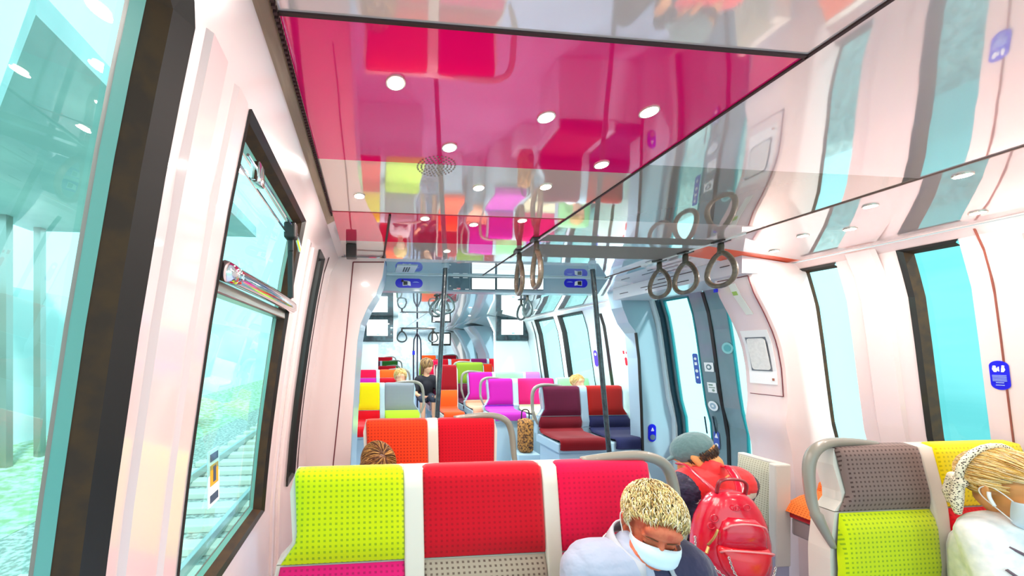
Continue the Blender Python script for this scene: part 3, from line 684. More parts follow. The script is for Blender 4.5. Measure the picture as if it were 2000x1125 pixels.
def bench(label, Y, seats, cols, ztop=1.16, hc=.46, up=.30, shell=None, group=None, handle=None, notch=(1, 1), name='seat_bench', rz=0, lumb=None, loc=None, plinth=None, div=None):
    """seats = [(xl, xr), ...] in car coordinates, cols = [(upper, lower, cushion), ...] each (base, dots)"""
    shell = shell or cream; div = div or shell; plinth = plinth or bluegrey
    X0, X1 = seats[0][0], seats[-1][1]; cx = (X0+X1)/2
    t = thing(name, label, 'seat', loc or (cx, Y, 0), group, rz)
    zj = ztop-up; zh = max(hc+.05, zj-(lumb or 9))
    seats = [(a-cx, b-cx) for a, b in seats]
    roll = [(.035, ztop-.020), (.018, ztop-.003), (0, ztop-.006), (-.006, ztop-.03)]
    upper = roll+seg([(-.010, ztop-.06), (-.040, zj+.004)])[0:]
    lower = seg([(-.041, zj-.002), (-.055, (zj+zh)/2), (-.045, zh)])
    sit = seg([(-.055, hc+.03), (-.10, hc), (-.30, hc-.004), (-.46, hc+.008)])+[(-.475, hc-.005), (-.478, hc-.045), (-.470, hc-.075)]
    N = len(seats)
    def inset(i, side):
        outer = (side == 0 and i == 0 and notch[0]) or (side == 1 and i == N-1 and notch[1])
        def f(s):                # s 0 at the top
            if not outer: return 0
            return .060+.020*s if s < .78 else .08-.055*((s-.78)/.22)
        def top(s):
            r = .018
            return f(s)-.0+(max(0, .06-s)/.06)**2*r-(.0 if not outer else 0.02*(1-s))*0
        return top
    # the shell
    bm = BM()
    def shell_strip(prof, xl, xr, th):
        rows = []
        for i, (y, z) in enumerate(prof):
            s = i/(len(prof)-1); rows.append([bm.verts.new(p) for p in ((xl(s), y+.004, z), (xr(s), y+.004, z), (xr(s), y+th, z), (xl(s), y+th, z))])
        for a, b in zip(rows, rows[1:]):
            for k in range(4): bm.faces.new((a[k], a[(k+1) % 4], b[(k+1) % 4], b[k]))
        bm.faces.new(rows[0][::-1]); bm.faces.new(rows[-1])
    ex = .014
    iL, iR = inset(0, 0), inset(N-1, 1)
    shell_strip([(-.002, ztop+.004)]+upper[4:], lambda s: seats[0][0]+iL(s)-ex, lambda s: seats[-1][1]-iR(s)+ex, .065)
    lo2 = seg([(-.041, zj), (-.05, zh), (-.05, hc-.02)])
    shell_strip(lo2, lambda s: seats[0][0]+(.025 if notch[0] else 0)*(1-min(1, s*3))-ex, lambda s: seats[-1][1]-(.025 if notch[1] else 0)*(1-min(1, s*3))+ex, .075)
    sh = obj('seat_shell', bm, shell, t)
    bm = BM(); box(bm, (seats[0][0]-.01, -.46, hc-.11), (seats[-1][1]+.01, -.0, hc-.02), .01); obj('seat_frame', bm, shell, t)
    bm = BM(); box(bm, (seats[0][0]+.02, -.42, 0), (seats[-1][1]-.02, -.03, hc-.11), .01); obj('plinth', bm, plinth, t)
    for i, ((a, b), (cu, cl, cc)) in enumerate(zip(seats, cols)):
        l, r = inset(i, 0), inset(i, 1)
        bm = BM(); pad(bm, upper, lambda s: a+l(s), lambda s: b-r(s), .020, (0, 1)); obj('backrest_upper', bm, fabric(*cu), t, smooth=True)
        lo_l = .025 if (notch[0] and i == 0) else 0; lo_r = .025 if (notch[1] and i == N-1) else 0
        bm = BM(); pad(bm, lower, lambda s: a+lo_l*(1-min(1, s*3)), lambda s: b-lo_r*(1-min(1, s*3)), .026, (1, 0)); obj('backrest_lower', bm, fabric(*cl), t, smooth=True)
        bm = BM(); pad(bm, sit, lambda s: a, lambda s: b, .020, (0, 0)); obj('cushion', bm, fabric(*cc), t, smooth=True)
    for (a, b), (c, d_) in zip(seats, seats[1:]):
        bm = BM(); pr = [(.040, ztop-.02), (.02, ztop+.002), (0, ztop-.004)]+upper[4:]+lower[1:]
        pad(bm, pr, lambda s: b-.002, lambda s: c+.002, .014, (0, 0)); obj('divider', bm, div, t, smooth=True)
    if handle:
        side, z0 = handle[0], handle[1] if len(handle) > 1 else .62
        x = seats[-1][1] if side > 0 else seats[0][0]; s = side
        P = [(x-s*.30, .03, ztop+.008), (x-s*.18, .02, ztop+.022), (x-s*.06, .015, ztop+.022), (x+s*.015, .01, ztop-.01), (x+s*.045, .005, ztop-.08), (x+s*.052, -.01, ztop-.20), (x+s*.050, -.03, (ztop+z0)/2-.08), (x+s*.012, -.05, z0)]
        P = smooth_path(P, 5); n = len(P)
        bm = BM(); tube(bm, P, [.014+.006*math.sin(PI*min(1, k/(n-1)*1.2)) if k < n*.8 else .02-.012*((k/n-.8)/.2) for k in range(n)], 10); obj('grab_handle', bm, handle_m, t, smooth=True)
    return t
LIME = ('c8d600', '7d9e16'); CRIM = ('c4001c', 'a00018'); PINK = ('e0003f', 'c00038'); GREIGE = ('a09281', '4f3a33'); RED = ('d80018', 'b80014')
MAUVE = ('7d6660', '3c2622'); YEL = ('f0d800', 'c0ac00'); ORNG = ('e23a12', 'a81e12'); MAGP = ('cf1466', 'a01050'); MARO = ('5e0a30', '4c0826'); DRED = ('a31208', '8a1008')
NAVY = ('1d1f4a', '15163a'); GREY = ('8b9298', '666a70'); LGRN = ('bfe23a', '93b82a'); MAGE = ('c0189a', '9c1280'); PURP = ('8424b0', '6c1c94'); BEIG = ('d9cda8', '8a7a60')
PGRN = ('9ee6a0', '80c888'); LILA = ('b26ad0', '9a54b8'); FORA = ('ff5a14', 'd8400c'); OLIV = ('7d9a24', '64801c'); PORA = ('f2a98a', 'd88a6c')
# nearest row of three, behind the man
nb = bench('nearest wide seat row with lime, dark red and pink backs, man seated at its right', 1.24, [(-.315, .118), (.182, .612), (.665, 1.085)],
      [(LIME, MAGP, CRIM), (CRIM, GREIGE, LIME), (PINK, MAGP, RED)], ztop=1.147, up=.288, handle=(1, .82), lumb=.42)
# second row
bench('second seat row with orange and red backs, a brown-haired child before its left seat', 2.07, [(-.085, .335), (.395, .80)],
      [(ORNG, CRIM, RED), (CRIM, MAGP, LIME)], ztop=1.155, up=.34, handle=(1, .78))
# right row by the woman
bench('two-seat row at right with dotted brown and yellow backs over lime and red', 1.285, [(1.805, 2.245), (2.305, 2.745)],
      [(MAUVE, LIME, LIME), (YEL, RED, CRIM)], ztop=1.165, up=.235, handle=(-1, .80), notch=(1, 0))
# maroon / red pair with navy lower part
bench('two-seat row with maroon and dark red backs, navy below, behind the right pole', 3.66, [(1.765, 2.235), (2.315, 2.785)],
      [(MARO, ('6a0018', '5a0014'), ('780010', '68000c')), (DRED, NAVY, NAVY)], ztop=1.18, hc=.72, up=.30, shell=bluegrey, handle=(-1, .80), plinth=bluegrey)
# yellow / grey pair left beyond the partition
bench('two-seat row with yellow and grey backs over red and lime, left of the aisle', 4.46, [(-.20, .125), (.185, .62)],
      [(YEL, RED, RED), (GREY, LGRN, LGRN)], ztop=1.16, hc=.70, up=.32, shell=lblue, handle=(1, .80))
bench('far left row with pink and orange backs, a blond child before its right seat', 6.0, [(-.30, .11), (.165, .62)],
      [(PINK, MAGE, MAGE), (FORA, CRIM, CRIM)], ztop=1.245, hc=.70, up=.12, shell=lblue, handle=(1, .80), notch=(0, 1))
bench('far left row with one red back beyond the orange seat', 8.7, [(.20, .70)], [(CRIM, RED, RED)], ztop=1.20, hc=.60, up=.2, shell=lblue, handle=(1, .8), notch=(0, 1))
bench('far left row with a dark green back and curved handle', 9.9, [(.15, .28), (.34, .84)], [(MARO, CRIM, CRIM), (('2e6a24', '24561c'), CRIM, CRIM)], ztop=1.29, hc=.7, up=.2, shell=lblue, handle=(1, .9), notch=(0, 1))
bench('farthest left row with a crimson back', 11.0, [(.22, .76)], [(CRIM, RED, RED)], ztop=1.38, hc=.75, up=.2, shell=lblue, handle=(1, .9), notch=(0, 1))
# magenta / pink pair
bench('two-seat row with magenta and pink backs over purple and beige, beyond the maroon row', 5.02, [(1.63, 2.05), (2.13, 2.68)],
      [(MAGE, PURP, ('c832b4', 'a0208c')), (MAGP, BEIG, BEIG)], ztop=1.16, hc=.74, up=.36, shell=lblue, handle=(-1, .80), notch=(1, 0), plinth=lblue)
# three-seat row behind it
bench('three-seat row with magenta, pale green and lilac tops behind the magenta and pink row', 5.58, [(1.50, 1.95), (2.00, 2.45), (2.50, 2.74)],
      [(MAGE, PORA, PORA), (PGRN, PGRN, PGRN), (LILA, LILA, LILA)], ztop=1.22, hc=.72, up=.42, shell=lblue, handle=(-1, .8), notch=(1, 0), plinth=lblue)
bench('single pale green seat by the far right window, a blond head before it', 4.25, [(2.32, 2.72)], [(PGRN, PGRN, PGRN)], ztop=1.225, hc=.7, up=.3, shell=lblue, notch=(0, 0))
bench('high single seat, dark red over bright orange, right beside the left pole', 5.35, [(1.02, 1.315)], [(('8c0010', '74000c'), FORA, ('ff4a10', 'e03a08'))], ztop=1.345, hc=.70, up=.36, shell=cream, notch=(0, 0), plinth=lblue)
bench('seat with an olive green back right behind the dark red and orange seat', 6.14, [(1.50, 1.98)], [(OLIV, MARO, MARO)], ztop=1.36, hc=.72, up=.35, shell=lblue, notch=(0, 0), handle=(-1, .9))
bench('far seat with an orange back seen right of the olive seat', 6.75, [(1.98, 2.36)], [(ORNG, CRIM, CRIM)], ztop=1.31, hc=.72, up=.3, shell=lblue, handle=(-1, .9), notch=(1, 0))
bench('far row with a purple back beside the far right partition', 7.35, [(2.05, 2.45), (2.5, 2.75)], [(('8a1460', '70104c'), CRIM, CRIM), (CRIM, RED, RED)], ztop=1.40, hc=.72, up=.3, shell=lblue, notch=(1, 0))
bench('far row with crimson backs just left of the olive seat', 7.9, [(1.35, 1.75), (1.82, 2.3)], [(CRIM, RED, RED), (('e03024', 'c02418'), RED, RED)], ztop=1.38, hc=.72, up=.3, shell=lblue, notch=(1, 0))
bench('farthest right row with an orange top in the far car', 9.4, [(1.30, 1.75), (1.82, 2.3)], [(FORA, LGRN, LGRN), (CRIM, RED, RED)], ztop=1.45, hc=.72, up=.2, shell=lblue, notch=(1, 0), handle=(1, .9))
# the seats seen edge-on just left of the pole: two rows with their backs to the aisle
bench('deep maroon seat seen edge-on left of the pole', 5.9, [(1.02, 1.20)], [(MARO, MARO, MARO)], ztop=1.33, hc=.62, up=.40, shell=mat('pink_white_shell', 'f2c8cc', .35, coat=.3), notch=(1, 0))
bench('narrow crimson seat seen edge-on behind the maroon one, left of the pole', 6.7, [(1.05, 1.32)], [(PINK, MARO, MARO)], ztop=1.38, hc=.62, up=.25, shell=mat('pink_white_shell', 'f2c8cc', .35, coat=.3), notch=(1, 0))
# side-facing fold seats along the right wall
def fold_seat(label, X, Y, w_, zt, zb, cols, cushion_out, name='folding_seat', panel=None):
    t = thing(name, label, 'seat', (X, Y, 0), None, -PI/2)     # local -y is towards the aisle
    bm = BM(); prof = seg([(.0, zt), (-.02, (zt+zb)/2), (-.035, zb+.08), (-.06, zb)])
    pad(bm, prof, lambda s: -w_/2, lambda s: w_/2, .012, (1, 1)); obj('backrest_upper', bm, fabric(*cols[0], pitch=.014), t, smooth=True)
    bm = BM(); box(bm, (-w_/2-.012, .002, zb-.02), (w_/2+.012, .045, zt+.012), .006); box(bm, (w_/2+.004, -.045, zb-.10), (w_/2+.045, .05, zt+.012), .008); obj('seat_shell', bm, cream, t)
    bm = BM(); box(bm, (-w_/2, -.06, .02), (w_/2+.04, .05, zb-.02), .01); obj('plinth', bm, panel or mat('lilac_grey', 'b0aec4', .4, coat=.2), t)
    if cushion_out:
        bm = BM(); pad(bm, [(-.03, zb+.03), (-.08, zb+.015), (-.16, zb+.0), (-.24, zb-.035), (-.26, zb-.07)], lambda s: -w_/2, lambda s: w_/2, .02, (0, 0)); obj('cushion', bm, fabric(*cols[1], pitch=.014), t, smooth=True)
        bm = BM(); box(bm, (-w_/2, -.25, zb-.10), (w_/2, -.03, zb-.03), .012); obj('cushion_base', bm, mat('red_shell', 'd8101c', .4, coat=.3), t)
        bm = BM(); box(bm, (-w_/2+.01, -.23, zb-.20), (w_/2-.01, -.04, zb-.10), .012); obj('hinge_cover', bm, mat('mauve_grey', 'b09a96', .4), t)
    return t
fold_seat('pale grey dotted folding seat against the wall, right of the red backpack', 2.34, 2.00, .24, .905, .42, [(('c8c4a8', '8a8672'),)*1+((),)], False) if False else None
fold_seat('pale grey dotted folding seat against the wall, right of the red backpack', 2.33, 1.97, .20, .91, .44, [('c9c6ae', '8a8470'), ('c9c6ae', '8a8470')], False)
fold_seat('orange dotted folding seat with red edge below the narrow window, by the brown seat', 2.62, 1.775, .14, .90, .72, [('f06a22', 'b8460f'), ('f27a34', 'b8460f')], True, panel=rose)
# ================================================================ poles
def pole(name, label, a, b, r, m, group=None):
    t = thing(name, label, 'pole', a, group); a = Vector(a); b = Vector(b)
    bm = BM(); tube(bm, [(0, 0, 0), b-a], r, 14); obj('post', bm, m, t, smooth='auto')
    bm = BM(); tube(bm, [b-a-Vector((0, 0, .03)), b-a], r*1.5, 14); obj('ceiling_collar', bm, bluegrey, t, smooth='auto')
    bm = BM(); tube(bm, [(0, 0, 0), (0, 0, .03)], r*1.7, 14); obj('floor_flange', bm, steel, t, smooth='auto')
    return t
pole('grab_pole', 'dark pole left of the aisle, crossing the left end of the header', (.415, 2.50, 0), (.535, 2.50, 2.18), .017, graph)
pole('grab_pole', 'dark pole right of the aisle, before the maroon and red seats', (1.80, 2.44, 0), (1.59, 2.44, 2.18), .017, graph)
c = at(815, 655, 7.0)
t = thing('forked_pole', 'far dark pole that splits into three tubes, beyond the television on the left', 'pole', (c.x, 7.0, 0))
m = mat('violet_black', '2c2036', .3, coat=.4)
bm = BM(); tube(bm, [(0, 0, 0), (0, 0, 2.15)], .016, 8); obj('post', bm, m, t, smooth=True)
for s in (-1, 1):
    bm = BM(); tube(bm, smooth_path([(s*.07, 0, 0), (s*.075, 0, 1.2), (s*.07, 0, 1.72), (s*.045, 0, 1.84), (0, 0, 1.92)], 4), .015, 8); obj('side_tube', bm, m, t, smooth=True)
bm = BM(); tube(bm, [(-.30, 0, 2.02), (.36, 0, 2.02)], .02, 8); obj('crossbar', bm, steel, t, smooth=True)
bm = BM(); box(bm, (-.10, -.03, 1.50), (-.05, -.01, 1.58)); obj('button_box', bm, bluest, t)
# ================================================================ strap rings
def strap(label, x, y, rz=0, s=1.0, group=None, z=CEIL, m=ringm):
    t = thing('strap_handle', label, 'strap', (x, y, z), group, rz)
    bm = BM(); box(bm, (-.028*s, -.035*s, -.008), (.028*s, .035*s, -.0), .003); obj('ceiling_bracket', bm, mat('strap_black', '2e2622', .4), t)
    bm = BM(); rings = [(-.012, .015), (-.03, .018), (-.05, .017), (-.075, .022)]
    tube(bm, [(0, 0, a*s) for a, b in rings], [b*s for a, b in rings], 10, flat=.8); obj('hanger', bm, mat('strap_dark_olive', '4a4236', .4, coat=.3), t, smooth=True)
    # teardrop ring in the local yz plane
    P = []
    for k in range(28):
        a = 2*PI*k/28; r = 1.0
        yy = .080*math.sin(a)*(1-.28*math.cos(a)); zz = .092*math.cos(a)
        P.append((0, yy*s, (-.160+zz)*s))
    bm = BM(); tube(bm, P, .0135*s, 10, closed=True); obj('ring', bm, m, t, smooth=True)
    return t
for i, (u, v, lab) in enumerate(((1390, 470, 'nearest and highest ring of the right strap row over the aisle'), (1325, 492, 'middle ring of the right strap row over the aisle'), (1272, 508, 'farthest ring of the right strap row, left of the three'))):
    c = atz(u, v, CEIL); strap('olive-brown teardrop hand strap, '+lab, XB-.004, c.y, random.uniform(-.06, .06), 1.0, 'right row of hand straps')
for i, (u, v, lab) in enumerate(((1030, 466, 'right and nearer of the two seen edge-on under the ceiling seam'), (1000, 489, 'left and farther of the two seen edge-on under the ceiling seam'))):
    c = atz(u, v, CEIL); strap('olive-brown hand strap, '+lab, XA, c.y, -0.20, 1.05, 'left row of hand straps')
gm = mat('green_grey_strap', '364443', .4, coat=.3)
for i, (u, yy) in enumerate(((872, 3.55), (862, 3.72), (853, 3.90))):
    strap(['dark teardrop strap beyond the header, front one behind the left pole', 'dark teardrop strap beyond the header, middle of the overlapping three', 'dark teardrop strap beyond the header, rear left of the overlapping three'][i], at(u, 600, yy).x, yy, PI/2-.15, .92, 'overlapping straps beyond the header', m=gm)
for i, (u, yy) in enumerate(((1030, 3.75), (1018, 4.1))):
    strap(['grey strap ring seen edge-on beyond the header, right one of the far pair', 'grey strap ring seen edge-on beyond the header, left one of the far pair'][i], at(u, 600, yy).x, yy, 0.2, .95, 'far pair of edge-on straps', m=gm)
for i, u in enumerate((785, 846)):
    strap(['tiny far strap at the left end of the crossbar', 'tiny far strap at the right end of the crossbar'][i], at(u, 640, 6.98).x, 6.98, PI/2, 1.1, 'straps on the far crossbar', z=2.03, m=gm)
# ================================================================ ceiling lamps
LAMPS = []
for (u, v) in ((773, 160), (1067, 228), (1268, 217), (878, 287), (1175, 321), (702, 382), (935, 366), (1066, 364), (830, 426), (925, 438), (1020, 430), (873, 490), (150, 0)):
    if u == 150: continue
    c = atz(u, v, CEIL); LAMPS.append((c.x, c.y, CEIL))
def hit_right(u, v):
    r = ray(u, v); lo, hi = .1, 5
    for _ in range(50):
        m_ = (lo+hi)/2; p = r*m_
        if p.z+EYE > zc(p.x): hi = m_
        else: lo = m_
    return r*lo+Vector((0, 0, EYE))
for (u, v) in ((1880, 342), (1700, 402), (1910, 415), (1660, 447), (1568, 460), (1512, 490)):
    c = hit_right(u, v); 
    if c.x < 2.56: LAMPS.append((c.x, c.y, c.z))
NEAR = len(LAMPS)
LAMPS += [(.3, .30, CEIL), (.75, .1, CEIL), (1.5, .0, CEIL), (2.2, .2, zc(2.2)), (1.45, -.8, CEIL), (.4, -.7, CEIL)]
NEAR2 = len(LAMPS)
LAMPS += [(.55, 3.4, CEIL), (1.4, 3.6, CEIL), (2.3, 3.5, zc(2.3)), (.4, 4.6, CEIL), (1.4, 4.9, CEIL), (2.3, 4.8, zc(2.3)), (.6, 5.8, CEIL), (1.7, 6.0, CEIL), (1.3, 7.2, CEIL), (1.3, 8.6, CEIL), (1.3, 10.4, CEIL), (.6, 11.6, CEIL), (1.6, 12.0, CEIL)]  # the last two lamps are added to brighten the end wall
glow_w = mat('lamp_glow_warm', (1, .90, .74), .5, emit=14); glow_c = mat('lamp_glow_cool', (.9, .98, 1), .5, emit=8)
lamp_proto = None
def lamp_label(i, x, y):
    return None
side = lambda x: 'left' if x < .45 else ('middle' if x < .95 else 'right')
names = ['round lit downlight in the front left of the pink ceiling panel', 'round lit downlight in the centre of the pink ceiling panel', 'round lit downlight near the right edge of the pink panel', 'round lit downlight far in the pink panel by the speaker',
         'round lit downlight where the pink and pale bands meet at right', 'round lit downlight at the left of the first pale band', 'round lit downlight in the middle of the first pale band', 'round lit downlight at the right of the first pale band',
         'round lit downlight at the left of the red-pink band', 'round lit downlight in the middle of the red-pink band', 'round lit downlight at the right of the red-pink band, by the straps', 'round lit downlight just before the header, left of the straps',
         'round lit downlight high at the right edge over the woman', 'round lit downlight in the right ceiling slope, over the near window', 'round lit downlight low over the near right window', 'round lit downlight between the two right windows', 'round lit downlight before the orange ceiling patch', 'round lit downlight in the orange ceiling patch']
for i, (x, y, z) in enumerate(LAMPS):
    r = .019 if i < NEAR else .02
    warm = i < NEAR2
    lb = names[i] if i < min(NEAR, len(names)) else ('round downlight behind the camera end of the ceiling' if warm else 'round cool downlight in the ceiling beyond the header, last two added for brightness')
    t = thing('downlight', lb, 'lamp', (x, y, z), None if i < NEAR else ('near end downlights' if warm else 'downlights beyond the header'))
    bm = BM(); tube(bm, [(0, 0, .002), (0, 0, -.0035)], r*1.22, 20); obj('bezel', bm, mat('lamp_bezel', 'e6dcd0', .2, .6), t, smooth='auto')
    bm = BM(); tube(bm, [(0, 0, -.003), (0, 0, -.0048)], r, 20); obj('lens', bm, glow_w if warm else glow_c, t, smooth='auto')
    ld = bpy.data.lights.new('lamp_light', 'AREA'); ld.shape = 'DISK'; ld.size = .05; ld.energy = LAMP_W*(1.0 if warm else 6); ld.color = (1, .87, .79) if warm else (.90, .985, 1)
    lo = bpy.data.objects.new('lamp_light', ld); C.objects.link(lo); lo.parent = t; lo.location = (0, 0, -.012)
# ================================================================ outdoors
conc = mat('concrete_wall', 'e0ecea', .8, noise=(.5, 'c8d8d8', (1, .3, 1)))
bm = BM(); box(bm, (-9.3, -14, -1.2), (-9, 60, 3.2)); struct(obj('wall_outside', bm, conc))
bm = BM(); box(bm, (-9.1, -14, -1.3), (9.5, 60, -1.2)); struct(obj('ground', bm, mat('grey_ballast', '7c8a84', .9, noise=(14, 'b4c2bc'), bump=(20, .6))))
bm = BM(); slab(bm, [(-9, -14, -.8), (-9, 60, -.8), (-5.4, 60, -1.19), (-5.4, -14, -1.19)], .1); struct(obj('ground_bank', bm, mat('grassy_bank', '86a880', .9, noise=(6, 'b4cabc'), bump=(8, .8))))
cano = struct(empty('added_grey_slab', (-5.5, 12, 4.5)))  # slab added outside so the top of the near-left pane reads grey-teal
bm = BM(); slab(bm, [Vector(p)-Vector((-5.5, 12, 4.5)) for p in ((-2.9, 3.4, 4.5), (-2.9, 9.5, 4.5), (-8.2, 9.5, 4.5), (-8.2, 8.0, 4.5))], .25, (0, 0, 1)); obj('slab', bm, mat('added_slab_grey_teal', 'b4c2c0', .7, noise=(.6, '9cb0b0')), cano)
for k in range(2):
    bm = BM(); y_ = 8.4+k*.8; box(bm, Vector((-2.9, y_, -1.2))-Vector((-5.5, 12, 4.5))+Vector((-5.0, 0, 0)), Vector((-2.75, y_+.15, 4.5))-Vector((-5.5, 12, 4.5))+Vector((-5.0, 0, 0))); obj('post', bm, steel, cano)
tr = thing('railway_track', 'neighbouring railway track with pale sleepers seen through the left window', 'track', (-2.9, 0, -1.2))
for s in (-.72, .72):
    bm = BM(); box(bm, (s-.035, -10, .12), (s+.035, 50, .27), .01); obj('rail', bm, mat('rail_steel', 'b8c4c4', .3, .8), tr)
for k in range(60):
    bm = BM(); box(bm, (-1.25, -6+k*.65, 0), (1.25, -6+k*.65+.26, .12), .02); obj('sleeper', bm, mat('pale_sleeper', 'c6ccc0', .8), tr)
bm = BM(); box(bm, (8.8, -6, -1.2), (9.1, 5.6, 4)); struct(obj('wall_outside_right', bm, mat('teal_barrier', '9cd2d0', .8, noise=(.5, 'c0e8e6', (1, .3, 2)))))
# graffiti strokes on the outside wall
for i, (y0, z0) in enumerate(((1.4, 1.0), (3.2, .9), (5.4, 1.1), (13, .8))):
    pts = smooth_path([(-8.93, y0+.35*k, z0+random.uniform(-.5, .6)) for k in range(6)], 5)
    bm = BM(); tube(bm, pts, .035, 6); tag(obj('graffiti_stroke', bm, mat('white_paint', 'f2f6f4', .6)), ['white graffiti scrawl on the outside wall, nearest', 'white graffiti scrawl on the outside wall, second along', 'white graffiti scrawl on the outside wall, third along', 'white graffiti scrawl farthest along the outside wall'][i], 'graffiti')
# ================================================================ people
skin_r = mat('ruddy_skin', 'd4704e', .5, noise=(40, 'c4583c'), spec=.4)
skin_t = mat('tan_skin', 'dd9a5c', .5, spec=.4)
skin_p = mat('fair_skin', 'e3a884', .5, spec=.4)
def blob(name, prims, voxel, m, parent, smooth=3, loc=None, matfn=None):
    """one continuous surface grown from overlapping tapered limbs and ellipsoids"""
    bm = BM()
    for p in prims:
        if p[0] == 'c':
            _, a, b, ra, rb = p; a, b = Vector(a), Vector(b); d = b-a; L = d.length
            q = d.to_track_quat('Z', 'Y').to_matrix().to_4x4()
            n = 16; rings = []
            ks = [(-1, k) for k in range(1, 5)]
            prof = [(-ra*math.cos(PI/2*k/5), ra*math.sin(PI/2*k/5)) for k in range(0, 6)]+[(L+rb*math.sin(PI/2*k/5), rb*math.cos(PI/2*k/5)) for k in range(0, 6)]
            for (z, r) in prof:
                r = max(r, 1e-4)
                rings.append([bm.verts.new(a+(q @ Vector((r*math.cos(2*PI*j/n), r*math.sin(2*PI*j/n), z)))) for j in range(n)])
            for A, B in zip(rings, rings[1:]):
                for j in range(n): bm.faces.new((A[j], A[(j+1) % n], B[(j+1) % n], B[j]))
            bm.faces.new(rings[0][::-1]); bm.faces.new(rings[-1])
        else:
            _, c, r = p[:3]; R_ = p[3] if len(p) > 3 else Matrix.Identity(4)
            M_ = Matrix.Translation(Vector(c)) @ R_.to_4x4() @ Matrix.Diagonal((r[0], r[1], r[2], 1))
            bmesh.ops.create_uvsphere(bm, u_segments=20, v_segments=14, radius=1, matrix=M_)
    me = bpy.data.meshes.new('tmp'); bm.to_mesh(me); bm.free()
    t = bpy.data.objects.new('tmp', me); C.objects.link(t)
    r = t.modifiers.new('r', 'REMESH'); r.mode = 'VOXEL'; r.voxel_size = voxel; r.use_smooth_shade = True
    if smooth:
        s = t.modifiers.new('s', 'SMOOTH'); s.iterations = smooth; s.factor = .5
    dg = bpy.context.evaluated_depsgraph_get()
    nm = bpy.data.meshes.new_from_object(t.evaluated_get(dg)); nm.name = name
    bpy.data.objects.remove(t); bpy.data.meshes.remove(me)
    nm.materials.clear()
    for x in (m if isinstance(m, (list, tuple)) else [m]): nm.materials.append(x)
    o = bpy.data.objects.new(name, nm); C.objects.link(o)
    for p in nm.polygons:
        p.use_smooth = True
        if matfn: p.material_index = matfn(p.center)
    if parent: o.parent = parent
    return o
def xf(M_, prims):
    out = []; s = M_.to_scale()[0]; R_ = M_.to_3x3().normalized().to_4x4()
    for p in prims:
        if p[0] == 'c': out.append(('c', M_ @ Vector(p[1]), M_ @ Vector(p[2]), p[3]*s, p[4]*s))
        else: out.append(('e', M_ @ Vector(p[1]), tuple(a*s for a in p[2]), R_ @ (p[3] if len(p) > 3 else Matrix.Identity(4))))
    return out
def head_prims(ears=True, fem=False):   # local: +y is the face, +z up, centre mid-head
    w_ = .92 if fem else 1
    P = [('e', (0, -.014, .034), (.076, .096, .080)), ('e', (0, .022, -.012), (.064*w_, .072, .078)), ('e', (0, .034, -.062), (.050*w_, .050, .040)), ('e', (0, .062, -.095), (.026, .022, .018)),
         ('c', (0, .088, .020), (0, .112, -.018), .009, .0135), ('e', (-.012, .102, -.024), (.009, .010, .008)), ('e', (.012, .102, -.024), (.009, .010, .008)),
         ('e', (-.030, .074, .026), (.026, .013, .008)), ('e', (.030, .074, .026), (.026, .013, .008)), ('e', (0, .076, .050), (.052, .022, .030)),
         ('e', (-.038, .066, -.022), (.024, .020, .020)), ('e', (.038, .066, -.022), (.024, .020, .020)),
         ('e', (-.030, .077, .004), (.0145, .011, .0085)), ('e', (.030, .077, .004), (.0145, .011, .0085)),
         ('c', (-.020, .092, -.052), (.020, .092, -.052), .0065, .0065), ('c', (-.016, .090, -.064), (.016, .090, -.064), .0075, .0075)]
    if ears:
        for s in (-1, 1):
            R_ = Euler((math.radians(-8), math.radians(s*10), math.radians(s*-22))).to_matrix().to_4x4()
            P += [('e', (s*.080, -.006, .0), (.0065, .019, .031), R_), ('e', (s*.077, .002, -.020), (.008, .010, .014))]
    return P
def neck_prims(M_, base, r=.056):
    return [('c', M_ @ Vector((0, -.020, -.045)), Vector(base), r*.95, r*1.05)]
def hand_prims(wrist, dirv, palm_n, side, s=1.0, curl=.5):
    w_, d, n = Vector(wrist), Vector(dirv).normalized(), Vector(palm_n).normalized(); l = d.cross(n).normalized()*side
    P = []
    Rm = Matrix((l, d, n)).transposed().to_4x4()
    P.append(('e', w_+d*.048*s, (.040*s, .050*s, .015*s), Rm))
    for k, (o_, L, r) in enumerate(((-.029, .066, .0082), (-.010, .078, .0085), (.010, .073, .0082), (.028, .056, .0072))):
        a = w_+d*.088*s+l*o_*s; c1 = curl+.06*k
        b = a+(d*math.cos(c1*.6)+n*math.sin(c1*.6))*L*.45*s; c_ = b+(d*math.cos(c1*1.5)+n*math.sin(c1*1.5))*L*.33*s; e = c_+(d*math.cos(c1*2.3)+n*math.sin(c1*2.3))*L*.26*s
        P += [('c', a-d*.02*s, b, r*s*1.08, r*s), ('c', b, c_, r*s, r*.92*s), ('c', c_, e, r*.92*s, r*.8*s)]
    a = w_+d*.022*s-l*.030*s; b = a+(d*.6-l*.62+n*.3).normalized()*.042*s; c_ = b+(d*.85-l*.2+n*.45).normalized()*.032*s
    P += [('c', a, b, .0125*s, .0105*s), ('c', b, c_, .0105*s, .0088*s)]
    return P
